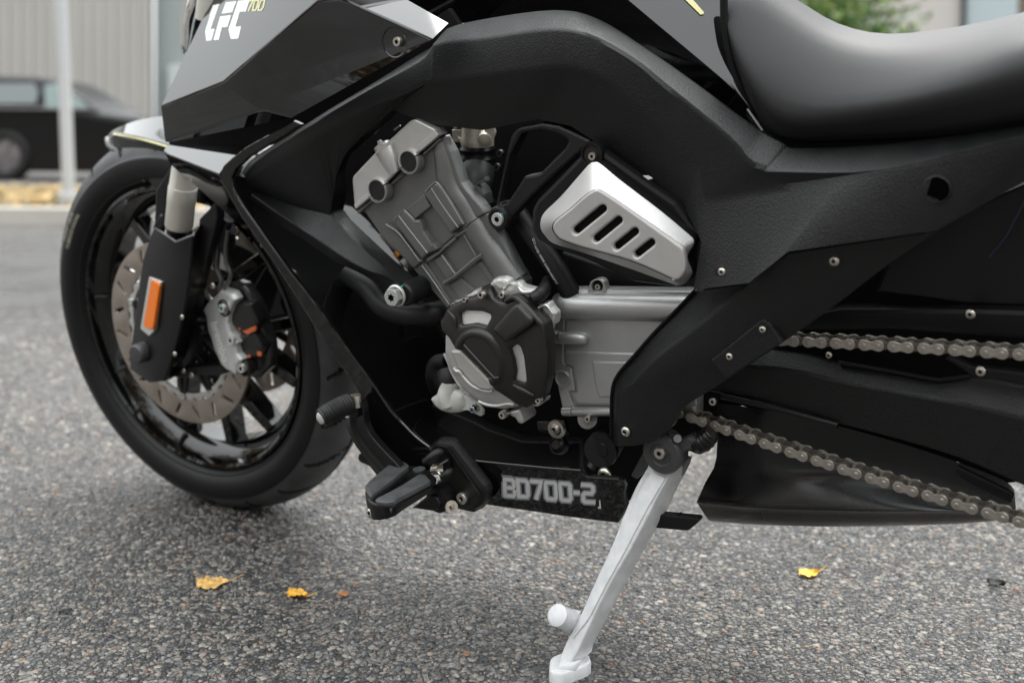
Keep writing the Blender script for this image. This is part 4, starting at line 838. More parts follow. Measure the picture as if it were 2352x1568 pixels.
tube('tank_edge_trim', [P(*q) for q in pts(S2, (415, 765, .142), (520, 915, .142))], 0.0012, mat('edge_grey', (0.3, 0.3, 0.3), 0.2), seat, seg=6)

GREYM = mat('mid_grey_casting', (0.26, 0.26, 0.258), 0.36, metal=0.5, bump=0.4, bscale=900)
# ---- engine ------------------------------------------------------------------------
eng = part('engine', 1150, 650, 0.1)
cyl = part('cylinder_head', *K4(700, 800), 0.14)
seam = [(1075, 290), (1060, 305), (870, 472), (845, 492), (740, 580), (660, 655), (640, 672), (540, 770), (500, 808), (440, 850), (390, 915), (300, 985), (125, 1130)]
cover = pts(K4, (108, 1082), (85, 800), (92, 760), (118, 728), (365, 465), (400, 420), (480, 368), (735, 132), (790, 106), (830, 108), (1032, 212), (1075, 280), (1062, 302)) + pts(K4, (870, 470), (660, 652), (640, 668), (500, 805), (300, 980), (128, 1130))
sheet('valve_cover', rnd(cover, 3), 0.170, 0.02, SILVER, eng, bev=0.0035, smooth=30)
sheet('valve_cover_flange', rnd(pts(K4, (108, 1082), (280, 935), (300, 985), (128, 1132)), 2), 0.1735, 0.012, SILVER, eng, bev=0.0012)
sheet('valve_cover_flange', rnd(pts(K4, (835, 408), (1032, 232), (1075, 282), (1060, 304), (868, 470)), 2), 0.1735, 0.012, SILVER, eng, bev=0.0012)
sheet('gasket', pts(K4, (120, 1125), (300, 975), (500, 800), (640, 665), (870, 465), (1075, 285), (1095, 300), (870, 492), (640, 690), (500, 828), (300, 1002), (135, 1145)), 0.166, 0.015, MATTE, eng, bev=0)
va, vb = np.array(K4(455, 440)), np.array(K4(575, 715)); vw = unit(np.array(K4(520, 385)) - np.array(K4(385, 470)))
rl = []
for t, ww, oo in ((0.0, 24, 0), (0.35, 21, 0.001), (0.8, 17, 0), (1.0, 14, -0.001)):
    c = va + (vb - va) * t; rl.append([(*(c + vw * ww * math.cos(q)), 0.168 + oo + 0.014 * math.sin(q)) for q in np.linspace(math.pi, 0, 9)])
loft('valve_cover_rib', [list(x) for x in zip(*rl)], SILVER, eng, n=3, smooth=60)
lathe('plug_cap', P(*K4(440, 420), 0.145), UP * 0.8 - EX * 0.55, [(0.0125, -0.02), (0.0125, 0.003), (0.009, 0.004), (0.0, 0.004)], SILVER, eng, seg=24)
bolt(K4(412, 370), 0.16, 7, eng, 'hex', ZINC, name='cover_bolt', ax=unit(UP * 0.85 - EX * 0.5 + N * 0.1))
head = pts(K4, (150, 1150), (160, 1185), (222, 1152)) + pts(K5, (420, 340), (640, 560), (790, 712), (905, 622), (950, 590), (1100, 490), (1150, 432), (1250, 342), (1385, 240), (1425, 190), (1605, 78)) + pts(K4, (1545, 1090), (1385, 905), (1330, 828), (1205, 480), (1150, 380), (1110, 310), (1090, 300), (870, 488), (640, 688), (500, 825), (300, 998))
sheet('head_casting', rnd(head, 2), 0.160, 0.02, GREY, cyl, bev=0.0025, smooth=30)
for p_ in ([(140, 1150), (330, 1000), (330, 1035), (160, 1188)], [(520, 850), (650, 730), (690, 735), (545, 850)], [(890, 500), (1085, 315), (1100, 345), (905, 520)]):
    sheet('head_flange', rnd(pts(K4, *p_), 2), 0.1655, 0.02, GREY, cyl, bev=0.001)
for cx, cy, rx in ((748, 585, 95), (390, 912, 92)):
    c = P(*K4(cx, cy), 0.171); r = 118 / 3.92 / 1.26531 * mpp(*K4(cx, cy), 0.171)
    sd_ = P(*K4(cx + 60, cy - 48), .17) - P(*K4(cx - 60, cy + 48), .17)
    rp_ = [(r * 1.0, -0.002), (r * 1.0, 0.003), (r * 1.04, 0.0042), (r * 1.2, 0.0042), (r * 1.26, 0.003), (r * 1.28, 0.0), (r * 1.28, -0.01)]
    lathe('cam_end_ring', c, N, rp_, SILVER, eng, seg=40, a0=2, a1=178, e=sd_, smooth=25)
    lathe('cam_end_ring', c, N, rp_, GREYM, eng, seg=40, a0=184, a1=356, e=sd_, smooth=25)
    lathe('cam_end_plug', c, N, [(0.0, 0.0025), (r * 0.93, 0.0025), (r * 0.99, 0.002), (r * 1.0, 0.001), (r * 1.0, -0.01)], RUBBER, eng, seg=48, smooth=25)
def boss(name, poly, o, h, parent=cyl, m=GREY, bev=0.003): sheet(name, rnd(poly, 2), o + h, h + 0.02, m, parent, bev=bev, smooth=30)
boss('head_rib', pts(K4, (905, 968), (920, 935), (1020, 828), (1075, 835), (1160, 960), (1362, 1300), (1290, 1345), (1210, 1418)), .160, .012, bev=.0035)
boss('head_rib', pts(K5, (556, 180), (570, 150), (665, 42), (700, 52), (800, 155), (870, 150), (905, 285), (1000, 430), (1068, 490), (950, 545), (882, 608), (700, 370)), .160, .010, bev=.0032)
boss('head_rib', pts(K5, (470, 196), (560, 240), (640, 310), (860, 590), (905, 625), (860, 650), (640, 380)), .160, .005, bev=.003)
boss('cross_rib', pts(K4, (705, 1130), (905, 958), (985, 1098), (800, 1248)), .160, .007, bev=.0015)
boss('head_lug', pts(K5, (970, 455), (1020, 415), (1068, 480), (1010, 520)), .160, .010, bev=.002)
blk = part('cylinder', *K5(1300, 600), 0.14)
body = pts(K5, (790, 714), (905, 624), (950, 592), (1100, 492), (1150, 434), (1250, 344), (1385, 242), (1425, 192), (1608, 82), (1640, 90), (1800, 400), (1960, 700), (2050, 860), (2050, 1250), (1500, 1400), (1300, 1300), (1182, 1165))
sheet('cylinder_casting', rnd(body, 2), 0.157, 0.02, GREY, blk, bev=0.0015, smooth=30)
def rail(name, poly, h, bev=0.0015): sheet(name, rnd(pts(K5, *poly), 1.5), .157 + h, h + .01, GREY, blk, bev=bev, smooth=30)
rail('seam_flange', [(1250, 330), (1385, 245), (1408, 262), (1395, 285), (1270, 362)], .009)
rail('seam_flange', [(925, 600), (1100, 490), (1112, 505), (1085, 545), (945, 640)], .009)
rail('seam_flange', [(1085, 490), (1150, 436), (1260, 345), (1280, 375), (1130, 500), (1090, 545)], .006)
rail('cylinder_rail', [(1012, 605), (1110, 552), (1265, 770), (1170, 842)], .005)
rail('cylinder_rail', [(1350, 305), (1405, 285), (1575, 540), (1500, 575)], .005)
rail('cylinder_rail', [(1200, 890), (1330, 810), (1480, 950), (1310, 1055)], .004)
rail('cylinder_rail', [(1500, 650), (1600, 600), (1740, 800), (1680, 880)], .004)
rail('cylinder_rail', [(880, 660), (930, 640), (1215, 1090), (1180, 1160)], .004)
rail('cross_rail', [(1118, 885), (1140, 858), (1240, 795), (1440, 630), (1560, 538), (1588, 545), (1595, 570), (1480, 650), (1260, 825), (1130, 915)], .010, .0025)
tube('water_rail', [P(*q) for q in pts(K4, (1110, 330, .150), (1160, 560, .150), (1245, 880, .148), (1400, 1110, .146)) + pts(K5, (1530, 240, .146), (1750, 560, .146), (1960, 860, .146))], [.012, .016, .0205, .021, .021, .022, .022], GREY, blk, seg=20, n=4)
flat('seam_line', [(1605, 76), (1425, 188), (1385, 238), (1390, 246), (1430, 196), (1606, 84)], .1725, DARK, blk, K5, thick=.002)

def edge(o, *q, c=K4, r=.0011, par=cyl): tube('edge_highlight', [P(*c(x, y), o) for x, y in q], r, GREYM, par, seg=8, n=2)  # lighter grey tubes paint the highlights along rib edges
edge(.1725, (992, 888), (1060, 1000), (1200, 1205), (1300, 1338)); edge(.1715, (925, 935), (1022, 832), (1072, 838), (1158, 962), (1362, 1300))
edge(.1705, (622, 108), (760, 290), (950, 532), c=K5); edge(.1695, (572, 155), (668, 48), (702, 58), (798, 155), c=K5); edge(.1675, (870, 158), (905, 285), (1000, 432), c=K5); edge(.1655, (476, 202), (560, 258), (640, 322), (860, 625), c=K5)
edge(.1625, (1112, 555), (1262, 768), c=K5, par=blk); edge(.1625, (1352, 300), (1500, 560), c=K5, par=blk); edge(.1620, (885, 668), (1050, 900), (1200, 1120), c=K5, par=blk); edge(.1685, (1130, 868), (1245, 798), (1440, 632), (1562, 542), c=K5, par=blk)
# alternator cover
alt = part('alternator_cover', *K3(1000, 800), 0.18)
k3m = mpp(*K3(1000, 800), .18) / 3.484 / 1.26531
flange = pts(K3, (560, 320), (590, 270), (640, 250), (690, 215), (740, 190), (800, 145), (850, 150), (940, 105), (985, 40), (1030, 18), (1075, 20), (1125, 50), (1150, 92), (1190, 68), (1235, 75), (1262, 112), (1330, 130), (1405, 152), (1360, 200), (1340, 240), (1370, 290), (1425, 322), (1480, 285), (1535, 280), (1560, 330), (1610, 390), (1612, 440), (1600, 500), (1560, 520), (1500, 700), (1100, 900), (700, 700))
sheet('crankcase_flange', rnd(flange, 3), 0.174, 0.015, ALU, eng, bev=0.003, smooth=30)
boss('crankcase_lug', pts(K3, (960, 95), (985, 50), (1030, 28), (1075, 28), (1120, 55), (1140, 100), (1090, 150), (1040, 150)), .174, .006, eng, ALU, .004)
boss('crankcase_lug', pts(K3, (720, 215), (800, 155), (845, 160), (850, 200), (740, 250)), .174, .008, eng, ALU, .005)
tube('crankcase_bead', [P(*q) for q in pts(K3, (1245, 120, .175), (1290, 170, .176), (1390, 165, .175))], .002, ALU, eng, seg=8, n=4)
tube('crankcase_bead', [P(*q) for q in pts(K3, (1330, 255, .176), (1420, 335, .177), (1520, 300, .176), (1590, 385, .176))], .002, ALU, eng, seg=8, n=4)
base = pts(K3, (488, 620), (486, 780), (510, 880), (560, 1000), (650, 1150), (740, 1240), (850, 1305), (960, 1345), (1080, 1366), (1180, 1350), (1240, 1330), (1400, 1200), (1500, 800), (1300, 400), (800, 300), (520, 480))
bctr = np.array(K3(1000, 820))
def dome(o0, h, rr): return lambda u, v: o0 + h * max(0.0, 1 - (np.hypot((u - bctr[0]) / (rr * 0.92), v - bctr[1]) / rr) ** 2)
sheet('alternator_base', rnd(base, 4), dome(.168, .012, 150), 0.02, SILVER, alt, bev=0.006, spacing=14, smooth=40)
sheet('alternator_disc', rnd(pts(K3, (548, 770), (600, 752), (660, 760), (970, 1078), (985, 1160), (930, 1175), (840, 1160), (740, 1090), (690, 1020), (655, 975), (620, 960), (590, 880)), 3), .1865, .03, SILVER, alt, bev=0.004, smooth=35)
for pth, rr in ([((585, 935), (620, 972), (655, 975), (690, 1030), (770, 1110), (850, 1150), (930, 1170), (985, 1168)), .0032], [((490, 790), (540, 890), (560, 960), (640, 1100), (745, 1205)), .0024], [((840, 1275), (930, 1310), (1040, 1320), (1130, 1300), (1200, 1310)), .0024]):
    tube('alternator_bead', [P(*K3(*q), .1815 if rr > .003 else .1725) for q in pth], rr, SILVER, alt, seg=10, n=4)
cov = pts(K3, (500, 350), (600, 280), (700, 232), (800, 205), (850, 195), (848, 150), (862, 120), (905, 105), (945, 125), (965, 165), (985, 220), (1040, 255), (1100, 272), (1130, 215), (1195, 195), (1255, 225), (1330, 300), (1460, 440), (1500, 495), (1530, 640), (1542, 860), (1530, 1050), (1480, 1235), (1400, 1300), (1310, 1352), (1240, 1330), (1100, 1235), (1000, 1170), (985, 1155), (972, 1078), (660, 762), (595, 750), (530, 640), (460, 565), (440, 470), (478, 410))
w1 = rnd(pts(K3, (640, 395), (690, 362), (870, 372), (952, 402), (955, 430), (910, 515), (800, 488), (655, 510)), 4); w2 = rnd(pts(K3, (1150, 748), (1220, 702), (1255, 730), (1300, 870), (1312, 1080), (1285, 1095), (1195, 1070), (1205, 980), (1185, 860)), 4)
cdome = dome(.184, .017, 150)
sheet('black_cover', rnd(cov, 2.5), cdome, .020, BRONZE, alt, bev=0.004, holes=[w1, w2], spacing=11, smooth=40)
sheet('window_plate', pts(K3, (600, 340), (990, 360), (960, 540), (620, 530)), lambda u, v: cdome(u, v) - .006, .004, ALU, alt, bev=0)
sheet('window_plate', pts(K3, (1120, 690), (1280, 680), (1335, 1110), (1170, 1110)), lambda u, v: cdome(u, v) - .006, .004, ALU, alt, bev=0)
rcen = K3(838, 850)
lathe('cover_ring', P(*rcen, cdome(*rcen)), N, [(.0262, -.006), (.0272, -.001), (.0295, .0022), (.0335, .0036), (.0372, .0026), (.041, -.001), (.0435, -.006)], BRONZE, alt, seg=64, a0=-60, a1=160, e=EX, smooth=60)
sheet('cover_disc', rnd(pts(K3, (690, 705), (690, 660), (760, 620), (850, 615), (930, 650), (1005, 740), (1055, 860), (1070, 960), (1052, 1032), (1002, 1038)), 4), .2035, .02, mat('cover_disc_black', (0.013, 0.012, 0.0115), 0.4), alt, bev=0.002, smooth=35)
tube('cover_disc_rib', [P(*K3(*q), .2035) for q in ((690, 705), (850, 880), (985, 1025), (1010, 1040), (1052, 1034))], .0022, BRONZE, alt, seg=8, n=4)
bl = rnd(pts(K3, (962, 560), (1180, 300), (1235, 282), (1380, 440), (1375, 500), (1110, 690)), 7)
sheet('cover_block', bl, lambda u, v: cdome(u, v) + .011, .03, BRONZE, alt, bev=0.0045, spacing=9, smooth=50)
tube('cover_rim_rib', [P(*K3(*q), cdome(*K3(*q)) + .001) for q in ((1110, 265), (1195, 225), (1260, 262), (1440, 450), (1490, 520), (1510, 700))], [.003, .0045, .005, .005, .004, .002], BRONZE, alt, seg=10, n=4)
tube('cover_rim_rib', [P(*K3(*q), cdome(*K3(*q)) + .0005) for q in ((530, 360), (590, 430), (608, 530))], [.002, .004, .002], BRONZE, alt, seg=10, n=4)
tube('cover_rim_rib', [P(*K3(*q), cdome(*K3(*q)) + .0005) for q in ((1190, 1110), (1290, 1165), (1400, 1220))], [.002, .0045, .002], BRONZE, alt, seg=10, n=4)
for q, k, o in (((878, 190), 9, .193), ((1090, 190), 8, .183), ((712, 238), 7, .184), ((600, 292), 7, .180), ((1535, 485), 8, .180), ((1458, 1258), 8, .186), ((1092, 1405), 9, .186)):
    tube('bolt_sleeve', [P(*K3(q[0] + 30, q[1] - 15), o - .02), P(*K3(*q), o + .001)], k * 1.05 * mpp(*K3(*q), o), ALU if o < .1845 else BOLT, alt, seg=20)
    bolt(K3(*q), o + .002, k, alt, 'cap', BOLT, name='cover_bolt', h=.006)
boss('cover_tab', pts(K3, (1130, 1385), (1255, 1355), (1270, 1400), (1295, 1460), (1290, 1495), (1262, 1508), (1230, 1490), (1205, 1445), (1160, 1425)), .158, .012, alt, SILVER, .003)
boss('cover_tab', pts(K3, (1375, 1310), (1450, 1285), (1440, 1330), (1405, 1330)), .165, .01, alt, ALU, .002)
tube('rubber_boot', [P(*q) for q in pts(R4, (1320, 345, .180), (1375, 318, .174), (1420, 260, .155), (1445, 190, .13))], [.0085, .0095, .0085, .007], RUBBER, eng, seg=18, n=3)

# gearbox cover
gb = part('gearbox_cover', *R4(1850, 800), 0.17)
gpoly = pts(R4, (1505, 500), (1530, 330), (1590, 272), (1760, 268), (2720, 285), (2720, 1345), (1580, 1345), (1560, 1240), (1500, 950), (1478, 740))
sheet('gearbox_casting', rnd(gpoly, 3), 0.1320, .02, GREYL, gb, bev=.006, smooth=30)
sheet('gearbox_end_band', rnd(pts(R4, (1505, 510), (1592, 515), (1580, 900), (1650, 935), (1682, 1135), (1622, 1140), (1675, 1265), (1580, 1340), (1560, 1240), (1500, 950), (1478, 740)), 3), 0.1345, .02, GREYL, gb, bev=.002, smooth=30)
sheet('gearbox_side', rnd(pts(R4, (1600, 520), (2720, 520), (2720, 1268), (1690, 1250), (1632, 1142), (1690, 1140), (1660, 930), (1590, 905)), 2), 0.1365, .02, GREYL, gb, bev=.0018, smooth=30)
sheet('gearbox_panel', rnd(pts(R4, (1600, 795), (2720, 830), (2720, 1260), (1690, 1245), (1640, 1150), (1695, 1140), (1662, 925), (1598, 900)), 2), 0.1385, .02, GREYL, gb, bev=.002, smooth=30)
sheet('gearbox_inner_panel', rnd(pts(R4, (1820, 882), (2720, 900), (2720, 1190), (1880, 1190), (1850, 1100)), 4), 0.1405, .02, GREYL, gb, bev=.002, smooth=30)
gt = lambda x, y, o: P(*R4(x, y), o)
rpx = 115 / 2.94 / 1.26531 * mpp(*R4(1900, 400), 0.1340)
tube('gearbox_top_roll', [gt(1515, 405, 0.1320), gt(1530, 405, 0.1320), gt(1572, 408, 0.1320)], [rpx * .75, rpx * .95, rpx], GREYL, gb, seg=32)
tube('gearbox_top_roll', [gt(1578, 408, 0.1320), gt(2720, 432, 0.1320)], [rpx, rpx], GREYL, gb, seg=32)
sheet('gearbox_top', rnd(pts(R4, (1560, 390), (1610, 330), (1760, 268), (2720, 285), (2720, 400), (1590, 400)), 3), 0.1240, .02, GREYL, gb, bev=.003, smooth=30)
rp2 = 55 / 2.94 / 1.26531 * mpp(*R4(1600, 680), 0.1390)
tube('gearbox_lug', [gt(1475, 672, 0.1380), gt(1480, 672, 0.1380), gt(1552, 676, 0.1380)], [rp2 * .7, rp2 * .95, rp2], GREYL, gb, seg=20)
tube('gearbox_lug', [gt(1560, 676, 0.1380), gt(1735, 686, 0.1380), gt(1775, 688, 0.1380), gt(1795, 689, 0.1380)], [rp2, rp2, rp2 * .8, rp2 * .3], GREYL, gb, seg=20)
tube('gearbox_lug', [gt(1575, 1308, 0.1360), gt(1580, 1308, 0.1360), gt(1660, 1308, 0.1360)], [rp2 * .5, rp2 * .7, rp2 * .75], GREYL, gb, seg=20)
tube('gearbox_lug', [gt(1668, 1305, 0.1360), gt(2050, 1310, 0.1360)], rp2 * .75, GREYL, gb, seg=20)
rb = 62 / 2.94 / 1.26531 * mpp(*R4(1790, 1370), 0.1340)
tube('gearbox_drain_boss', [P(*R4(1790, 1372), .12), P(*R4(1785, 1372), 0.134)], [rb * 1.5, rb * 1.35], GREY, gb, seg=28)
bolt(R4(1795, 1368), 0.1420, 8, gb, 'cap', BOLT, name='gearbox_bolt')
lathe('gearbox_round_boss', P(*R4(1575, 1030), 0.1355), N, [(.0, .001), (.0088, .001), (.0092, .0026), (.0108, .0026), (.0116, .0), (.0116, -.004)], GREYL, gb, seg=32)
lug = rnd(pts(R4, (1782, 302), (1808, 205), (1835, 185), (1870, 178), (1905, 185), (1925, 210), (1948, 302), (1905, 302), (1890, 285), (1840, 285), (1830, 302)), 2)
sheet('gearbox_top_lug', lug, 0.1320, .012, GREYL, gb, bev=.001, holes=[ell(*R4(1868, 242), 12.5, 14)], smooth=30)
tube('lug_sleeve', [P(*R4(1925, 225), .11), P(*R4(1870, 242), 0.1260)], 14 * mpp(*R4(1870, 242), 0.1240), MATTE, gb, seg=20)
bolt(R4(1880, 242), 0.1280, 7, gb, 'cap', BOLT, name='gearbox_bolt')

# coolant elbow, hoses, throttle
elb = part('coolant_elbow', *R4(620, 1180), .14)
e1 = [(615, 1050, .15), (612, 1110, .15), (600, 1170, .15), (625, 1230, .148)]
tube('elbow_neck', [P(*R4(x, y), o) for x, y, o in e1], [.014, .0145, .016, .017], PLASTIC, elb, seg=24, n=4)
sheet('elbow_body', rnd(pts(R4, (438, 1205), (500, 1160), (565, 1130), (640, 1120), (720, 1170), (760, 1250), (770, 1290), (740, 1305), (680, 1322), (600, 1325), (530, 1305), (480, 1268)), 4), lambda u, v: .150 + .012 * max(0, 1 - (np.hypot(u - R4(640, 1220)[0], v - R4(640, 1220)[1]) / 42) ** 2), .04, PLASTIC, elb, bev=.003, spacing=7, smooth=180)
sheet('elbow_flange', rnd(pts(R4, (700, 1170), (745, 1175), (860, 1270), (888, 1305), (885, 1345), (870, 1352), (760, 1300), (690, 1310)), 5), .156, .006, PLASTIC, elb, bev=.0015)
bolt(R4(825, 1280), .160, 10, elb, 'hex', mat('blue_zinc', (.42, .47, .5), .22, metal=.95), name='elbow_bolt', h=.009)
tube('elbow_clamp', [P(*R4(600, 960), .14), P(*R4(608, 1030), .145), P(*R4(612, 1058), .146)], [.0165, .0175, .017], RUBBER, elb, seg=22, n=2)
tube('coolant_hose', [P(*R4(x, y), o) for x, y, o in ((-250, 150, .12), (-90, 250, .14), (30, 400, .15), (180, 470, .15), (340, 490, .148), (480, 470, .14), (600, 440, .12))], [.0165] * 7, HOSE, eng, seg=24, n=12, ring=lambda i: 1 + .012 * (i % 2))
tube('coolant_hose', [P(*R4(x, y), o) for x, y, o in ((590, 880, .12), (500, 900, .12), (468, 1000, .12), (500, 1110, .11))], [.012] * 4, HOSE, eng, seg=16, n=5)
hp = [P(*q) for q in pts(R3, (250, 1150, .115), (400, 1380, .125)) + pts(R4, (1430, -40, .130), (1540, 120, .132), (1640, 300, .130), (1700, 420, .12))]
tube('braided_hose', hp, [.0135] * 6, HOSE, eng, seg=24, n=26, ring=lambda i: 1 + .02 * (i % 2))
cu = bpy.data.curves.new('t', 'FONT'); cu.body = 'QC5 L6700 100005 2A0901AA329 L1'; cu.size = 0.2; to = bpy.data.objects.new('t', cu); COL.objects.link(to)
me = bpy.data.meshes.new_from_object(to.evaluated_get(bpy.context.evaluated_depsgraph_get())); bpy.data.objects.remove(to)
x0, x1 = min(q.co.x for q in me.vertices), max(q.co.x for q in me.vertices)
tp = [np.array(q) for q in pts(K7, (22, 1000), (60, 1110), (120, 1215), (180, 1320), (262, 1450))]; tpc = cr(tp, 20)
sl_ = np.concatenate([[0], np.cumsum([np.linalg.norm(tpc[i + 1] - tpc[i]) for i in range(len(tpc) - 1)])]); vv = []
for q in me.vertices:
    s_ = (q.co.x - x0) / (x1 - x0) * sl_[-1]; k = min(len(tpc) - 2, int(np.searchsorted(sl_, s_, 'right') - 1)); t = unit(tpc[k + 1] - tpc[k]); b = tpc[k] + t * (s_ - sl_[k])
    vv.append(P(*(b + np.array([t[1], -t[0]]) * q.co.y * 34), .1455))
obj('hose_lettering', vv, [tuple(p.vertices) for p in me.polygons], WHITE, eng, smooth=0); bpy.data.meshes.remove(me)
thr = part('throttle_body', *K4(1500, 320), .06)
THM = mat('throttle_alloy', (.55, .50, .42), .38, metal=.5)
tube('throttle_barrel', [P(*K4(1520, 120), .08), P(*K4(1510, 300), .08), P(*K4(1515, 345), .08), P(*K4(1515, 400), .08)], [.0215, .0215, .0235, .0225], THM, thr, seg=32)
sheet('throttle_flange', pts(K4, (1600, 205), (1685, 205), (1680, 415), (1620, 395), (1590, 330)), .105, .006, THM, thr, bev=.001)
lathe('throttle_screw', P(*K4(1600, 345), .11), unit(N + EX * .4 - UP * .3), [(.011, -.03), (.0095, .0), (.006, .002), (0, .002)], THM, thr, seg=20)
lathe('throttle_port', P(*K4(1350, 235), .09), unit(N - EX * .2), [(.009, 0), (.011, .003), (.0145, .003), (.0155, 0), (.0155, -.03)], THM, thr, seg=24)
MB().box(P(*K4(1340, 290), .085), EX * .012, UP * .009, N * .006).obj('throttle_bracket', THM, thr, bevel=.001)
tube('intake_rubber', [P(*K4(1520, 400), .08), P(*K4(1520, 440), .08), P(*K4(1522, 470), .08), P(*K4(1522, 510), .08), P(*K4(1525, 540), .08), P(*K4(1525, 610), .08), P(*K4(1525, 640), .08), P(*K4(1520, 680), .08)], [.022, .0255, .0235, .0235, .026, .024, .026, .023], SATIN, thr, seg=32)
for q in ((1788, 492), (1755, 648)): bolt(K4(*q), .115, 9, thr, 'cap', SATIN, name='clamp_screw')
tube('intake_runner', [P(*K4(1520, 670), .09), P(*K4(1500, 780), .10), P(*K4(1440, 900), .11)], [.024, .024, .022], mat('runner_grey', (.03, .03, .03), .45), thr, seg=24, n=3)
sheet('intake_flange', rnd(pts(K4, (1330, 820), (1400, 810), (1590, 1090), (1600, 1180), (1560, 1180)), 2), .135, .03, SATIN, thr, bev=.003)
sheet('intake_rib', rnd(pts(K4, (1455, 890), (1505, 845), (1560, 905), (1590, 960), (1600, 1090), (1570, 1085)), 2), .142, .02, mat('intake_grey', (.06, .06, .059), .4), thr, bev=.004)
sheet('intake_rib', rnd(pts(K4, (1500, 840), (1590, 790), (1600, 760), (1622, 815), (1590, 800), (1530, 830)), 1), .142, .01, bpy.data.materials['intake_grey'], thr, bev=.002)
for q_ in (((640, 250, .06), (700, 420, .07), (650, 640, .06), (760, 860, .06)), ((120, 560, .05), (300, 640, .07), (420, 800, .07), (380, 980, .06)), ((960, 60, .08), (1000, 150, .10), (930, 250, .09))):
    tube('wiring_lead', [P(*R4(x - 300, y + 100), o) for x, y, o in q_], .0035, HOSE, eng, seg=8, n=5)
# sensor beside the cylinder
tube('sensor_lead', [P(*K5(415, 310), .13), P(*K5(500, 410), .13), P(*K5(600, 510), .13)], .003, BOLT, eng, seg=8, n=5, ring=lambda i: 1 + .3 * (i % 2))
tube('sensor_tip', [P(*K5(600, 520), .132), P(*K5(640, 565), .132)], .0065, mat('brass_orange', (.6, .22, .03), .35, metal=.4), eng, seg=12)
tube('sensor_body', [P(*K5(735, 650), .13), P(*K5(690, 690), .135)], .012, GREY, eng, seg=16)
sheet('sensor_tab', rnd(pts(K5, (690, 675), (730, 712), (685, 808), (638, 775)), 1.5), .137, .008, ALU, eng, bev=.001)
sheet('bracket_tab', rnd(pts(K4, (345, 205), (380, 222), (345, 280), (310, 262)), 2), .09, .004, BOLT, eng, bev=.0005)
sheet('bracket_tab', pts(K4, (560, 225), (625, 175), (630, 185), (572, 235)), .09, .004, ALU, eng, bev=0)

# frame strut over the engine
strut = part('frame_strut', *R3(400, 800), .16)
so_ = rnd(pts(R3, (118, 1165), (190, 800), (245, 575), (285, 520), (335, 495), (520, 462), (660, 485), (800, 550), (950, 620), (870, 690), (640, 890), (420, 1095), (255, 1270), (240, 1325), (200, 1360), (150, 1372), (95, 1345), (75, 1290), (85, 1225)), 3)
hl = rnd(pts(R3, (340, 552), (500, 525), (640, 555), (722, 600), (735, 630), (700, 690), (500, 890), (440, 905), (360, 918), (300, 1015), (215, 1140), (175, 1155), (150, 1145), (240, 745)), 4)
sheet('strut_casting', so_, .160, .018, TEX, strut, bev=.004, holes=[hl], smooth=35)
lathe('strut_boss', P(*R3(160, 1270), .158), N, [(.0085, .004), (.0105, .008), (.0135, .008), (.0160, .005), (.0165, -.005)], TEX, strut, seg=36)
bolt(R3(152, 1280), .163, 15.5, strut, 'cap', ZINC, name='strut_bolt', h=.008)
flat('paint_mark', [(165, 1232), (182, 1234), (180, 1250), (168, 1252)], .1715, TEAL, strut, R3)

# side cover with slots
sc = part('side_cover', *K7(850, 800), .17)
sheet('cover_base', rnd(pts(K7, (560, 110), (600, 85), (660, 88), (720, 130), (1100, 400), (1450, 640), (1620, 880), (1690, 960), (1712, 1050), (1700, 1200), (1640, 1480), (1500, 1495), (1000, 1430), (500, 1190), (180, 1090), (60, 1010), (5, 900), (10, 720), (60, 620), (300, 380)), 5), .178, .012, SATIN, sc, bev=.006, smooth=40)
outer = pts(K7, (585, 268), (640, 245), (700, 262), (900, 425), (1300, 730), (1580, 965), (1620, 1010), (1620, 1060), (1560, 1180), (1610, 1320), (1600, 1370), (1540, 1440), (1460, 1462), (1400, 1445), (1000, 1300), (500, 1130), (240, 1050), (150, 970), (108, 900), (108, 820), (150, 735), (300, 590), (450, 420))
inner = pts(K7, (600, 535), (650, 512), (705, 525), (880, 640), (1180, 850), (1430, 1030), (1490, 1075), (1520, 1120), (1540, 1240), (1532, 1330), (1480, 1400), (1440, 1410), (1400, 1400), (1000, 1225), (520, 1090), (320, 1020), (262, 980), (222, 910), (225, 860), (262, 810), (400, 700), (500, 610), (560, 560))
def evenl(p, n=90):
    p = [np.array(q) for q in p]; q = cr(p, 6, True); d = np.concatenate([[0], np.cumsum([np.linalg.norm(q[(i + 1) % len(q)] - q[i]) for i in range(len(q))])]); q = q + [q[0]]
    return q, d
qi, qo = cr([np.array(p) for p in inner], 4, True), cr([np.array(p) for p in outer], 4, True)
V, F = [], []; n_ = len(qi)
for ring_, o in ((qi, .2145), (qo, .193)):
    V += [P(p[0], p[1], o) for p in ring_]
for k in range(1):
    for i in range(n_): j = (i + 1) % n_; F.append((k * n_ + i, k * n_ + j, (k + 1) * n_ + j, (k + 1) * n_ + i))
obj('cover_skirt', V, F, SILVER, sc, smooth=50)
def slot(a, b, r):
    a, b = np.array(K7(*a)), np.array(K7(*b)); t = unit(b - a); nn_ = np.array([-t[1], t[0]]); out = []
    for c_, s in ((b, 1), (a, -1)):
        for q in np.linspace(math.pi / 2, -math.pi / 2, 8): out.append(tuple(c_ + s * (t * math.cos(q) + nn_ * math.sin(q)) * r))
    return out
slots_ = [slot((458, 915), (716, 705), 9), slot((655, 998), (875, 818), 8.6), slot((858, 1075), (1038, 930), 8.4), slot((1060, 1150), (1200, 1040), 8.2)]
sheet('cover_face', [tuple(p) for p in qi], .2165, .006, SILVER, sc, bev=.0028, holes=slots_, smooth=35)
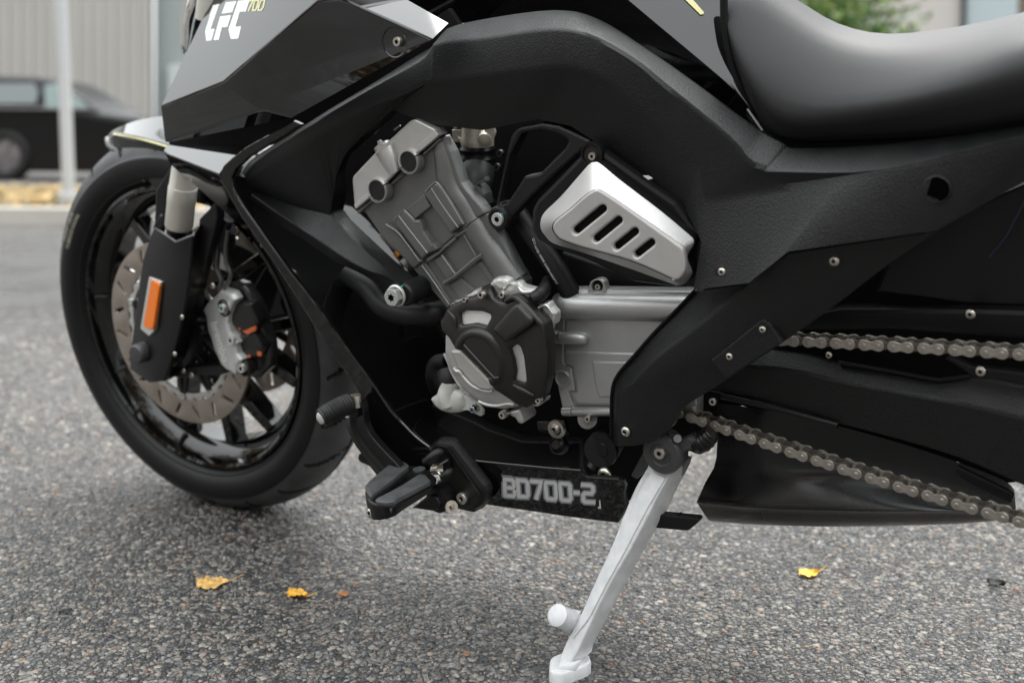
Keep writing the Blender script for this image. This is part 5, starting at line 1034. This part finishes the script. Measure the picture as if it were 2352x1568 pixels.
for (a, b) in (((458, 915), (716, 705)), ((655, 998), (875, 818)), ((858, 1075), (1038, 930)), ((1060, 1150), (1200, 1040))):
    sheet('slot_lining', slot(a, b, 12), .2060, .003, MATTE, sc, bev=0)
lathe('bolt_recess', P(*K7(612, 175), .181), N, [(.0125, -.01), (.0125, .001), (.0145, .0015), (.0155, -.0005), (.0155, -.01)], SATIN, sc, seg=32)
lathe('bolt_well', P(*K7(612, 175), .1775), N, [(.0, .002), (.0125, .002), (.0125, -.002)], DARK, sc, seg=24)
bolt(K7(628, 182), .182, 9.5, sc, 'cap', BOLT, name='cover_bolt')
V = [P(p[0], p[1], .193) for p in qo] + [P(p[0], p[1], .193) - N * .02 for p in qo]
obj('cover_skirt_base', V, [(i, (i + 1) % n_, n_ + (i + 1) % n_, n_ + i) for i in range(n_)], SATIN, sc, smooth=50)
sheet('battery_box', rnd(pts(K7, (310, 1130), (900, 1330), (965, 1370), (1650, 1480), (1650, 1600), (300, 1600), (340, 1300)), 4), .095, .01, mat('dark_box', (.008, .0085, .0085), .5), sc, bev=.003)
sheet('light_gap_patch', pts(K7, (1120, 378), (1170, 376), (1216, 405), (1172, 418)), .1825, .001, mat('gap_light_white', (.6, .62, .62), .5), sc, bev=0)  # pale patch stands in for daylight seen through a gap
# ---- foot rest, gear lever --------------------------------------------------------
fr = part('foot_rest', *K6(1400, 800), .2)
sheet('rest_bracket', rnd(pts(K6, (1175, 160), (1230, 152), (1390, 180), (1440, 215), (1520, 320), (1925, 850), (1955, 950), (1930, 1090), (1880, 1168), (1755, 1242), (1600, 1215), (1470, 1180), (1330, 1100), (1200, 850), (1290, 690), (1100, 560), (1030, 500), (985, 505), (920, 482), (960, 440), (1050, 355), (1085, 260)), 3), 0.207, .016, CAST, fr, bev=.009, smooth=35)
rg_o = pts(K6, (1085, 262, .200), (1130, 200, .194), (1178, 158, .190), (1235, 150, .188), (1392, 176, .188), (1445, 212, .188), (1525, 318, .188), (1725, 585, .188), (1925, 848, .188), (1958, 950, .188))
rg_i = pts(K6, (1100, 300, .2235), (1150, 262, .2215), (1200, 245, .2185), (1250, 240, .2185), (1350, 262, .2165), (1385, 300, .2155), (1450, 395, .2145), (1630, 650, .2145), (1810, 905, .2145), (1850, 960, .2145))
loft('bracket_ridge', [[(*p[:3], .01) for p in rg_o], rg_o, rg_i, [(p[0] - 8, p[1] + 3, p[2] - .006) for p in rg_i]], CAST, fr, n=3, bevel=.0015, smooth=40)
sheet('bracket_plate', rnd(pts(K6, (1180, 148), (1240, 140), (1400, 165), (1460, 205), (1545, 315), (1950, 850), (1985, 960), (1955, 1100), (1905, 1175), (1760, 1250), (1500, 1190), (1250, 800)), 3), .184, .006, GLOSS, fr, bev=.0015)
tube('bracket_web', [P(*q) for q in pts(K6, (1010, 480, .236), (1120, 410, .232), (1230, 340, .226), (1300, 330, .222))], [.004, .0065, .0065, .004], CAST, fr, seg=12, n=4)
tube('bracket_web', [P(*q) for q in pts(K6, (1270, 720, .232), (1370, 650, .228), (1420, 600, .222))], [.0045, .006, .0045], CAST, fr, seg=12, n=4)
sheet('spring_pocket', pts(K6, (1060, 520), (1310, 370), (1400, 440), (1400, 570), (1290, 690), (1180, 660)), .2135, .002, MATTE, fr, bev=0)
sp_ = []
for i in range(61):
    t = i / 60; a = t * 5 * 2 * math.pi; sp_.append(P(*K6(1155 + 95 * t, 590 - 10 * t), .224) + (N * math.cos(a) + UP * math.sin(a)) * .0068)
tube('return_spring', sp_, .0012, BOLT, fr, seg=6)
tube('return_spring_leg', [P(*K6(*q), .230) for q in ((1190, 625), (1235, 650), (1275, 730), (1265, 760), (1215, 782))], .0013, BOLT, fr, seg=6, n=4)
tube('return_spring_leg', [P(*K6(*q), .230) for q in ((1250, 515), (1310, 480), (1365, 448))], .0013, BOLT, fr, seg=6)
topo = [(575, 490), (690, 500), (800, 520), (1000, 560), (1130, 640), (1195, 700), (1180, 770), (1125, 828), (900, 940), (700, 1050), (560, 1130), (430, 1150), (270, 1122), (190, 1090), (125, 1010), (105, 910), (140, 850), (300, 715)]
mb = MB(); n_ = len(topo); DN = -UP
tp_ = [PB(*K6(*q)) for q in topo]
r2 = [p + DN * (.004) for p in tp_]
low = {0: .008, 1: .008, 2: .008, 3: .008, 4: .008, 5: .008, 6: .009, 7: .011, 8: .014, 9: .015, 10: .016, 11: .019, 12: .024, 13: .027, 14: .027, 15: .023, 16: .015, 17: .010}
ctr = sum(tp_) / n_
bt = [p + (ctr - p) * .02 + DN * low[i] * 1.0 for i, p in enumerate(tp_)]
V = tp_ + r2 + bt; F = [tuple(range(n_)), tuple(range(2 * n_, 3 * n_))]
for k in range(2):
    for i in range(n_): j = (i + 1) % n_; F.append((k * n_ + i, k * n_ + j, (k + 1) * n_ + j, (k + 1) * n_ + i))
obj('peg_body', V, F, SATIN, fr, smooth=35, bevel=.006, bseg=4)
def pad(poly, h, rr=4):
    q = rnd(pts(K6, *poly), rr); a = [PB(u, v, .0003) for u, v in q]; c = sum(a) / len(a); b = [p - DN * h for p in a]; d = [p + (c - p) * .06 - DN * (h + .0015) for p in a]
    V = a + b + d; n = len(a); F = [tuple(range(2 * n, 3 * n))] + [(k * n + i, k * n + (i + 1) % n, (k + 1) * n + (i + 1) % n, (k + 1) * n + i) for k in range(2) for i in range(n)]
    obj('rubber_pad', V, F, RUBPAD, fr, smooth=50)
RUBPAD = mat('pad_rubber', (.055, .056, .058), .55, spec=.4, bump=.3, bscale=700, vary=.3, vscale=45)
pad([(575, 492), (610, 492), (740, 540), (785, 580), (770, 620), (480, 850), (200, 1060), (125, 960), (112, 900), (145, 850)], .004)
pad([(265, 1105), (500, 985), (700, 875), (940, 718), (990, 705), (1030, 725), (1120, 825), (900, 945), (640, 1085), (560, 1130), (430, 1152), (290, 1130)], .004)
sheet('peg_groove', pts(K6, (205, 1060), (480, 855), (830, 620), (900, 700), (600, 890), (270, 1095)), .0012, .001, GLOSS, fr, bev=0, unp=PB, ax=UP)
lathe('peg_stud', PB(*K6(932, 605), .0005), UP, [(.0, .0012), (.004, .0012), (.0055, .002), (.0085, .002), (.0085, -.002)], RUBPAD, fr, seg=24)
bolt(K6(190, 1258), .318, 11.5, fr, 'button', BOLT, name='peg_bolt', ax=unit(N + UP * .25 - EX * .1))
lathe('lever_pivot', P(*K6(1185, 1075), .226), N, [(.0, .006), (.0095, .006), (.0105, .004), (.0108, .0), (.0175, -.002), (.019, -.008), (.0195, -.03)], SATIN, fr, seg=36)
sheet('lever_clamp', rnd(pts(K6, (810, 1185), (930, 1090), (1050, 1000), (1140, 920), (1200, 900), (1350, 920), (1430, 1010), (1440, 1120), (1400, 1215), (1340, 1255), (1230, 1245)), 5), .212, .02, SATIN, fr, bev=.003)
tube('clamp_screw_sleeve', [P(*K6(1340, 1165), .200), P(*K6(1425, 1162), .222)], .0085, BOLT, fr, seg=18)
bolt(K6(1432, 1162), .222, 6.5, fr, 'cap', BOLT, name='clamp_bolt')
bolt(K6(1600, 1020), .208, 13.5, fr, 'cap', BOLT, name='bracket_bolt', h=.006)
flat('paint_mark', [(1600, 1062), (1622, 1060), (1628, 1090), (1612, 1095)], .213, TEAL, fr, K6)
lev = part('gear_lever', *S8(960, 900), .2)
loft('lever_arm', [[(*S8(x, y), .222, .016) for x, y in ((940, 800), (905, 900), (905, 1000), (960, 1130), (1060, 1270), (1175, 1415), (1300, 1560))],
                   [(*S8(x, y), .222) for x, y in ((940, 800), (905, 900), (905, 1000), (960, 1130), (1060, 1270), (1175, 1415), (1300, 1560))],
                   [(*S8(x, y), .232) for x, y in ((965, 795), (935, 900), (940, 1000), (1000, 1130), (1105, 1270), (1225, 1415), (1350, 1560))],
                   [(*S8(x, y), .228) for x, y in ((1000, 800), (985, 900), (990, 1000), (1050, 1120), (1160, 1255), (1275, 1390), (1400, 1530))],
                   [(*S8(x, y), .232) for x, y in ((1030, 790), (1048, 880), (1060, 980), (1110, 1080), (1215, 1200), (1320, 1310), (1440, 1450))],
                   [(*S8(x, y), .232, .012) for x, y in ((1030, 790), (1048, 880), (1060, 980), (1110, 1080), (1215, 1200), (1320, 1310), (1440, 1450))]], SATIN, lev, n=4, bevel=.0015, smooth=35)
pr_ = [P(*q) for q in ((*S8(680, 925), .285), (*S8(740, 890), .275), (*S8(800, 858), .264), (*S8(860, 828), .253), (*S8(930, 800), .24))]
tube('lever_rubber', pr_, [.0125, .0135, .0135, .0138, .0142], RUBBER, lev, seg=24, n=16, ring=lambda i: 1 + (.055 if (i // 2) % 2 and 6 < i < 60 else 0))
lathe('lever_end_cap', P(*S8(686, 922), .2855), unit(N * .9 - EX * .15), [(.0, .004), (.006, .0035), (.0085, .0015), (.009, -.002)], ALU, lev, seg=24)
lathe('lever_bolt', P(*S8(984, 790), .232), UP, [(.0, .006), (.0035, .006), (.004, .0105), (.0075, .0105), (.008, .009), (.008, -.006)], BOLT, lev, seg=24)
sheet('lever_tab', rnd(pts(S8, (862, 900), (945, 845), (952, 890), (935, 918), (905, 928)), 3), .228, .003, ALU, lev, bev=.0008)
MB().box(P(*S8(985, 830), .226), EX * .011, UP * .011, N * .012).obj('lever_head', SATIN, lev, bevel=.003)
sheet('lever_stop', rnd(pts(R7, (240, 440), (232, 480), (250, 505), (320, 535), (380, 610), (420, 560), (300, 430)), 3), .14, .01, SATIN, lev, bev=.002)

# ---- belly panel ----------------------------------------------------------------------
bel = part('belly_panel', *R7(1700, 720), .19)
bo = plane3((*R7(1100, 600), .186), (*R7(2200, 700), .178), (*R7(1700, 900), .176))
bp_ = pts(R7, (1040, 480), (1075, 486), (1300, 508), (1500, 527), (1700, 546), (1938, 562), (1942, 590), (1962, 606), (2060, 612), (2215, 622), (2250, 640), (2268, 680), (2256, 730), (2268, 800), (2290, 840), (2210, 968), (1990, 942), (1800, 917), (1500, 872), (1210, 830), (1100, 760))
sheet('belly_plate', rnd(bp_, 2.5), bo, .006, GLOSS, bel, bev=.0028, smooth=30)
tube('belly_edge', [P(*R7(x, y), bo(*R7(x, y)) - .001) for x, y in ((1070, 488), (1300, 512), (1500, 531), (1700, 550), (1932, 567))], .0024, GLOSS, bel, seg=10, n=2)
lb = flat('number_label', [(435, 277), (2010, 405), (2020, 480), (2056, 825), (2000, 822), (1960, 770), (465, 655)], lambda u, v: bo(u, v) - .0002, mat('label_film', (.012, .012, .012), .3), bel, K9)
def glyphs(nm, w, m, dz):
    G_ = [[(455, 347), (600, 358), (632, 385), (635, 470), (615, 492), (520, 482)], [(485, 385), (490, 605), (500, 612), (630, 622), (645, 605), (648, 520)],
          [True, (695, 363), (820, 372), (858, 405), (868, 600), (850, 635), (718, 628)], [(895, 378), (1075, 390), (1060, 470), (995, 682)],
          [True, (1160, 400), (1290, 408), (1312, 430), (1325, 640), (1300, 676), (1195, 668), (1170, 640), (1150, 425)], [True, (1395, 418), (1525, 426), (1548, 450), (1562, 660), (1540, 694), (1430, 686), (1405, 658), (1385, 440)],
          [(1602, 565), (1708, 572)], [(1724, 436), (1890, 448), (1920, 475), (1925, 540), (1900, 580), (1790, 574), (1765, 600), (1768, 690), (1795, 716), (1965, 724)]]
    for g in G_: strokes(nm, [g], w, lambda u, v: bo(u, v) + dz, m, bel, K9)
glyphs('number_outline', 15.5, DECALD, .0002)
glyphs('number_glyph', 8.6, DECAL, .0008)
flat('label_scrap', [(2022, 690), (2042, 695), (2054, 825), (2002, 822), (2002, 800), (2025, 790)], lambda u, v: bo(u, v) + .0004, DECAL, bel, K9)
flat('label_scrap', [(440, 280), (620, 292), (620, 318), (445, 318)], lambda u, v: bo(u, v) + .0001, DECALD, bel, K9)
sheet('belly_tail', rnd(pts(R8, (830, 590), (925, 600), (935, 595), (942, 602), (1050, 612), (1062, 620), (1062, 632), (1005, 680), (990, 684), (810, 668)), 1.5), .16, .012, SATIN, bel, bev=.0015)
bolt(R8(515, 356), .160, 17, bel, 'button', BOLT, name='panel_bolt')

# ---- inner frame, lower mounts ------------------------------------------------------------
inn = part('inner_frame', 1200, 900, .04)
V_ = [(640, 470), (740, 330), (860, 200), (1000, 150), (1250, 150), (1500, 200), (1700, 330), (1950, 330), (2352, 330), (2560, 330), (2560, 1080), (2300, 1110), (2200, 1060), (1960, 1000), (1700, 930), (1655, 995), (1600, 1000), (1500, 1080), (1445, 1150), (1380, 1160), (1190, 1130), (1100, 1080), (980, 1035), (900, 940), (830, 800), (740, 640)]
sheet('inner_shell', V_, .02, .02, MATTE, inn, bev=0)
sheet('sump_panel', rnd(pts(S8, (1560, 780), (1990, 960), (2100, 1020), (2400, 1120), (2900, 1130), (2900, 1450), (1950, 1300), (1600, 1180), (1500, 1060), (1480, 900)), 4), .09, .02, SATIN, inn, bev=.003)
sheet('mount_plate', rnd(pts(R7, (1595, 195), (1800, 182), (1830, 300), (1680, 290), (1600, 260)), 2), .125, .006, GLOSS, inn, bev=.001)
lathe('mount_washer', P(*R7(1745, 252), .128), N, [(.008, .002), (.0125, .002), (.013, .0), (.013, -.003)], BOLT, inn, seg=28)
bolt(R7(1732, 250), .131, 13, inn, 'button', BOLT, name='mount_bolt')
lathe('mount_bush', P(*R7(1750, 370), .12), unit(N + UP * .5), [(.0, .004), (.006, .004), (.007, .005), (.011, .003), (.0125, .0), (.0125, -.01)], SATIN, inn, seg=28)
tube('cross_tube', [P(*R7(2140, 330), .10), P(*R7(2085, 410), .155)], .0225, SATIN, inn, seg=28)
lathe('cross_tube_cap', P(*R7(2085, 410), .155), N, [(.0, .002), (.009, .002), (.0098, .0006), (.022, .001), (.0225, -.002)], SATIN, inn, seg=32)
MB().box(P(*R7(2028, 415), .15), EX * .003, UP * .011, N * .004).obj('mount_tab', ZINC, inn, bevel=.001)
tube('linkage_rod', [P(*R7(2120, 430), .13), P(*R7(2020, 560), .145)], .012, SATIN, inn, seg=16)
sheet('stand_plate', rnd(pts(R8, (790, 170), (740, 220), (665, 365), (700, 385), (760, 330), (800, 260)), 3), .135, .006, mat('stand_bracket_grey', (.10, .10, .10), .3, spec=.8), inn, bev=.0015)
bolt(S1(380, 688), .12, 9, inn, 'cap', BOLT, name='mount_bolt')

# ---- side stand -------------------------------------------------------------------------
st = part('side_stand', *R8(600, 900), .17)
gfoot = G(*R8(300, 1450), .012); ob = float((gfoot - C0) @ N)
v0_, v1_ = R8(0, 285)[1], R8(0, 1450)[1]
OF = lambda v: .150 + (ob + .012 - .150) * (v - v0_) / (v1_ - v0_)
def sl3(ps, d=0): return [(*R8(x, y), OF(R8(x, y)[1]) + d) for x, y in ps]
lf = [(772, 290), (752, 335), (690, 440), (622, 600), (560, 760), (450, 1000), (362, 1200), (296, 1320), (243, 1445)]
rfr = [(898, 330), (884, 372), (832, 465), (742, 640), (640, 830), (540, 1000), (440, 1200), (356, 1380), (322, 1442)]
rbk = [(1000, 262), (985, 320), (905, 470), (850, 592), (722, 810), (640, 960), (540, 1140), (432, 1345), (412, 1410)]
def behind(ps, d): return [(p[0], p[1], p[2], d) for p in ps]
rb3 = [(*R8(x, y), OF(R8(x, y)[1]) - .030 + .012 * i / 8) for i, (x, y) in enumerate(rbk)]
loft('stand_leg', [behind(sl3(lf), .018), sl3(lf), sl3(rfr), rb3, behind(rb3, .012)], STAND, st, n=4, bevel=.0022, bseg=3, smooth=30)
sheet('stand_rib', rnd(pts(R8, (795, 335), (868, 378), (760, 560), (640, 790), (520, 1005), (425, 1190), (400, 1225), (326, 1312), (356, 1225), (450, 1015), (560, 790), (628, 630), (712, 470)), 2), lambda u, v: OF(v) + .002, .003, STAND, st, bev=.0016, smooth=30)
sheet('stand_groove_shade', rnd(pts(R8, (748, 352), (762, 345), (772, 350), (712, 455), (694, 492)), 1), lambda u, v: OF(v) + .0005, .001, mat('groove_shade_grey', (.5, .5, .51), .5), st, bev=0)  # flat darker sliver paints the shade of a groove
ft = pts(K8, (668, 1330), (700, 1295), (780, 1262), (900, 1240), (1030, 1255), (1065, 1300), (1078, 1352), (1040, 1385), (900, 1440), (800, 1476), (690, 1462), (660, 1438))
sheet('stand_foot', rnd(ft, 4), .015, .0165, STAND, st, bev=.004, unp=lambda u, v, o: G(u, v, o), ax=(0, 0, 1), smooth=40)
sheet('stand_foot_weld', rnd(pts(K8, (735, 1390), (790, 1260), (960, 1230), (1040, 1270), (930, 1380), (880, 1392)), 5), .021, .008, STAND, st, bev=.004, unp=lambda u, v, o: G(u, v, o), ax=(0, 0, 1), smooth=40)
sk = OF(R8(0, 1180)[1])
tube('stand_peg', [P(*R8(330, 1215), sk - .01), P(*R8(285, 1195), sk + .006), P(*R8(238, 1172), sk + .022), P(*R8(234, 1170), sk + .0235)], [.015, .0138, .0138, .011], STAND, st, seg=28)
sheet('stand_peg_web', rnd(pts(R8, (285, 1160), (352, 1175), (345, 1215), (302, 1290), (262, 1238)), 3), sk - .004, .012, STAND, st, bev=.003)
lathe('stand_pivot', P(*R8(848, 236), .163), N, [(.0, .003), (.013, .003), (.0145, .005), (.024, .004), (.0265, .0), (.0265, -.02)], mat('pivot_grey', (.045, .046, .048), .4), st, seg=40)
bolt(R8(842, 226), .167, 13.5, st, 'cap', BOLT, name='pivot_bolt')
sheet('stand_switch', rnd(pts(R8, (905, 175), (935, 165), (1000, 140), (1040, 150), (1055, 185), (1010, 215), (985, 222), (962, 248), (930, 215)), 3), .160, .018, bpy.data.materials['pivot_grey'], st, bev=.003)
tube('switch_pin', [P(*R8(938, 148), .150), P(*R8(938, 148), .166)], .005, GREY, st, seg=16)
tube('switch_arm', [P(*R8(905, 118), .16), P(*R8(880, 165), .16)], .0035, bpy.data.materials['pivot_grey'], st, seg=8)
tube('stand_spring', [P(*q) for q in pts(R8, (1020, 160, .15), (1080, 170, .15), (1140, 110, .148))], [.008, .012, .010], SATIN, st, seg=14, n=8, ring=lambda i: 1 + .1 * (i % 2))
sheet('stand_lug', rnd(pts(R8, (985, 215), (1080, 180), (1160, 90), (1165, 150), (1095, 205), (1085, 235), (1065, 245), (1030, 235)), 3), .140, .012, SATIN, st, bev=.003)
sheet('stand_hook', rnd(pts(R8, (930, 380), (925, 350), (955, 270), (985, 262), (1000, 275), (985, 320), (950, 385)), 3), OF(R8(0, 320)[1]) - .022, .01, mat('hook_grey', (.2, .2, .2), .4), st, bev=.002)

# ---- swing arm, silencer box, chain -------------------------------------------------------
sw = part('swing_arm', *S1(1500, 750), .1)
w0 = pts(S1, (300, 300, .09), (760, 365, .09), (1000, 400, .09), (1170, 445, .09), (1500, 500, .09), (1815, 560, .09), (2020, 530, .09), (2352, 590, .09), (2600, 640, .09))
w1_ = pts(S1, (300, 460, .108), (760, 480, .108), (1000, 520, .108), (1170, 560, .108), (1500, 620, .108), (1815, 680, .108), (2020, 720, .108), (2352, 800, .108), (2600, 860, .108))
w2_ = pts(S1, (300, 620, .105), (760, 720, .105), (1000, 790, .105), (1170, 835, .105), (1500, 920, .105), (1815, 1010, .105), (2020, 1085, .105), (2352, 1230, .105), (2600, 1340, .105))
loft('arm_casting', [[(*p[:3], .02) for p in w0], w0, w1_, w2_, [(*p[:3], .03) for p in w2_]], TEX, sw, n=3, bevel=.003, smooth=30)
tube('arm_edge', [P(*q) for q in pts(S1, (1175, 440, .094), (1500, 498, .094), (1810, 556, .094), (2010, 530, .094))], .0025, SATIN, sw, seg=8)
tube('chain_rail', [P(*q) for q in pts(S1, (430, 655, .11), (700, 715, .11), (1000, 795, .11), (1170, 842, .11))], .0042, SATIN, sw, seg=10, n=2)
sheet('chain_guide', rnd(pts(S1, (1850, 418), (1890, 412), (2020, 470), (2352, 510), (2600, 540), (2600, 640), (2352, 590), (2290, 572), (2040, 540)), 3), .118, .01, SATIN, sw, bev=.002)
bolt(S1(2075, 500), .12, 12, sw, 'button', BOLT, name='guide_bolt')
bolt(S1(1112, 398), .10, 8, sw, 'button', BOLT, name='guide_bolt')
bolt(S1(2010, 138), .10, 12, sw, 'button', BOLT, name='guide_bolt')
sheet('chain_guard', rnd(pts(S1, (700, 190), (1200, 100), (2050, 100), (2700, 120), (2700, 330), (2352, 300), (1500, 240), (900, 250)), 6), .085, .02, SATIN, sw, bev=.006)
sheet('inner_mudguard', rnd(pts(S5, (1500, 420), (2000, 120), (2700, -200), (2700, 760), (2352, 750), (2000, 740), (1400, 660)), 6), .07, .02, SATIN, sw, bev=.004)
tube('wiring_lead', [P(*q) for q in pts(S5, (2360, 70, .09), (2290, 200, .09), (2230, 310, .09), (2130, 430, .09))], .0010, mat('violet_wire', (.022, .014, .05), .5), sw, seg=6, n=3)
sheet('guide_end', rnd(pts(S1, (1930, 1105), (2250, 1260), (2290, 1290), (2270, 1340), (2000, 1210), (1900, 1140)), 2), .10, .006, SATIN, sw, bev=.001)
ex_ = part('silencer_box', *S1(1100, 1250), .03)
SIL = mat('silencer_black', (.012, .012, .0125), .25, spec=.5, rvary=.16, vscale=14, vary=.5)
x0_ = pts(S1, (402, 900, .02), (402, 960, .02), (395, 1060, .02), (350, 1160, .02), (300, 1260, .02), (276, 1318, .02), (290, 1345, .02))
def ex_line(y0, y1, o0, o1, xs=(0, 400, 900, 1500, 2000, 2450)): return [(x, y0 + (y1 - y0) * x / 2450, o0 + (o1 - o0) * x / 2450) for x in xs]
E0 = pts(S1, (402, 700, .034), (800, 760, .049), (1300, 880, .049), (1800, 1030, .049), (2200, 1180, .044), (2290, 1250, .029))
E1 = pts(S1, (398, 1050, .035), (760, 1080, .05), (1240, 1130, .05), (1760, 1220, .05), (2180, 1340, .045), (2300, 1370, .03))
E2 = pts(S1, (330, 1200, .045), (700, 1240, .062), (1200, 1270, .065), (1740, 1320, .065), (2160, 1380, .055), (2290, 1390, .03))
E3 = pts(S1, (276, 1322, .056), (640, 1356, .072), (1180, 1376, .075), (1720, 1382, .075), (2150, 1390, .06), (2280, 1392, .03))
E4 = pts(S1, (280, 1340, .052), (645, 1374, .066), (1180, 1392, .068), (1720, 1396, .068), (2150, 1400, .055), (2275, 1402, .028))
E5 = pts(S1, (345, 1440, .035), (680, 1466, .05), (1180, 1478, .05), (1720, 1470, .05), (2120, 1450, .042), (2190, 1430, .02))
E6 = pts(S1, (385, 1456, .01), (690, 1472, .01), (1180, 1481, .01), (1720, 1472, .01), (2110, 1452, .01), (2180, 1432, .01))
loft('box_shell', [E0, E1, E2, E3, E4, E5, E6], SIL, ex_, n=4, across=3, smooth=40)
loft('box_front', [[E0[0], E1[0], E2[0], E3[0], E4[0], E5[0], E6[0]], [(p[0], p[1], p[2], .05) for p in (E0[0], E1[0], E2[0], E3[0], E4[0], E5[0], E6[0])]], SIL, ex_, n=3, smooth=40)

chain = part('drive_chain', *S1(1500, 900), .13)
def eight(p, r=.0063, w=.0042):
    out = []
    for cx, s in ((p, 1), (0, -1)):
        for q in np.linspace(1.9, -1.9, 9): out.append((cx + s * r * math.cos(q), s * r * math.sin(q)))
        out.append((p / 2, -w * s))
    return out
CHAIND = mat('greasy_chain_steel', (.13, .115, .10), .38, metal=.6, vary=.2, vscale=120)
def link_mesh(pitch, outer):
    mb = MB(); e8 = eight(pitch); n = len(e8)
    zs = ((.0085, .0107), (-.0107, -.0085)) if outer else ((.0058, .0080), (-.0080, -.0058))
    for a, b in zs:
        i8 = [((x - pitch / 2) * .965 + pitch / 2, y * .95) for x, y in e8]
        V = [(x, y, a) for x, y in e8] + [(x, y, b - .0005) for x, y in e8] + [(x, y, b) for x, y in i8]
        mb.add(V, [tuple(range(n)), tuple(range(2 * n, 3 * n))] + [(k * n + i, k * n + (i + 1) % n, (k + 1) * n + (i + 1) % n, (k + 1) * n + i) for k in range(2) for i in range(n)])
    for cx in (0, pitch):
        if outer: v, f = lathe_mesh((cx, 0, 0), (0, 0, 1), [(0, .0118), (.0022, .0118), (.0026, .0114), (.0026, -.0122), (0, -.0124)], 12)
        else: v, f = lathe_mesh((cx, 0, 0), (0, 0, 1), [(.0045, .0058), (.0045, -.0058)], 12)
        mb.add(v, f)
    me = bpy.data.meshes.new('chain_link'); me.from_pydata(mb.v, [], mb.f); me.materials.append(CHAIN if outer else CHAIND)
    bm = bmesh.new(); bm.from_mesh(me); bmesh.ops.recalc_face_normals(bm, faces=bm.faces); bm.to_mesh(me); bm.free()
    me.polygons.foreach_set('use_smooth', [True] * len(me.polygons)); me.set_sharp_from_angle(angle=R(25)); return me
def run(a, b, n, before, after, sag):
    p0, p1 = P(*S1(*a), .13), P(*S1(*b), .13); d = (p1 - p0) / n; pitch = float(np.linalg.norm(d))
    mo, mi = link_mesh(pitch, True), link_mesh(pitch, False)
    for k in range(-before, n + after):
        t0, t1 = k / n, (k + 1) / n; q0 = p0 + d * k - UP * sag * 4 * t0 * (1 - t0); q1 = p0 + d * (k + 1) - UP * sag * 4 * t1 * (1 - t1)
        x = unit(q1 - q0); z = unit(N - x * (N @ x)); y = np.cross(z, x)
        o = bpy.data.objects.new('chain_link', mo if k % 2 == 0 else mi); COL.objects.link(o); o.parent = chain
        o.matrix_local = Matrix([(x[i], y[i], z[i], q0[i] - wl(chain)[i]) for i in range(3)] + [(0, 0, 0, 1)])
run((253, 778), (2130, 1378), 22, 3, 5, .0035)
run((995, 300), (2225, 370), 13, 5, 5, -.0005)

# ---- leaves on the asphalt ------------------------------------------------------------------
def leaf(name, c, L_, W_, ang, curl, tilt, m, label, cat='leaf', stem=True, jag=0.13, seed=1):
    rg = np.random.default_rng(seed); V, F = [], []; nu, nv = 14, 9
    root = tag(empty(name, c), label, cat)
    for i in range(nu):
        t = i / (nu - 1); w = W_ * math.sin(math.pi * min(1, max(0.02, t)) ** 0.8) ** 0.8 * (1 + jag * rg.normal())
        for j in range(nv):
            s = j / (nv - 1) * 2 - 1; x = (t - .5) * L_; y = s * w * .5
            z = .0025 + curl * s * s * W_ + curl * .7 * (2 * t - 1) ** 2 * L_ * .5 + .035 * W_ * rg.normal() + .03 * L_ * math.sin(5 * t + 2 * s) + tilt * y
            V.append((c[0] + x * math.cos(ang) - y * math.sin(ang), c[1] + x * math.sin(ang) + y * math.cos(ang), max(.0018, c[2] + z)))
    for i in range(nu - 1):
        for j in range(nv - 1): F.append((i * nv + j, (i + 1) * nv + j, (i + 1) * nv + j + 1, i * nv + j + 1))
    obj('leaf_blade', V, F, m, root, smooth=180)
    if stem:
        e = np.array([math.cos(ang), math.sin(ang), 0]); a = np.array(c) + e * L_ * .48 + [0, 0, .004]
        tube('leaf_stem', [a, a + e * L_ * .25 + [0, 0, .004], a + e * L_ * .5 + [0, 0, .009]], [.0009, .0007, .0006], m, root, seg=6, n=3)
LF1 = mat('leaf_tan', (.55, .33, .10), .55, vary=.4, vscale=120); LF2 = mat('leaf_amber', (.62, .33, .03), .5, vary=.45, vscale=120); LF3 = mat('leaf_yellow', (.78, .45, .015), .42, vary=.25, vscale=120); LF4 = mat('leaf_black', (.012, .013, .012), .6); LF5 = mat('leaf_russet', (.33, .13, .05), .6, vary=.3, vscale=100)
leaf('fallen_leaf', G(488, 1343), .046, .040, .25, .05, .15, LF1, 'crumpled tan leaf on the asphalt, leftmost of the yellow leaves', seed=3)
leaf('fallen_leaf', G(683, 1369), .036, .026, -.5, .12, .1, LF2, 'small folded amber leaf on the asphalt below the front tyre', seed=5)
leaf('fallen_leaf', G(790, 1366), .018, .020, 1.2, .02, 0, LF5, 'faint russet leaf scrap lying flat right of the amber leaf', stem=False, seed=6)
leaf('fallen_leaf', G(1858, 1322), .034, .026, .35, .16, .1, LF3, 'bright yellow curled leaf on the asphalt under the silencer box', seed=8)
leaf('fallen_leaf', G(2288, 1346), .026, .018, -.4, .25, .2, LF4, 'black shrivelled leaf on the asphalt at the right', stem=False, seed=9)
leaf('fallen_leaf', G(150, 1704 / 1.0 - 0) if False else G(150, 1410), .020, .010, .9, .2, .3, LF4, 'thin black leaf scrap on the asphalt at the left', stem=False, seed=10)
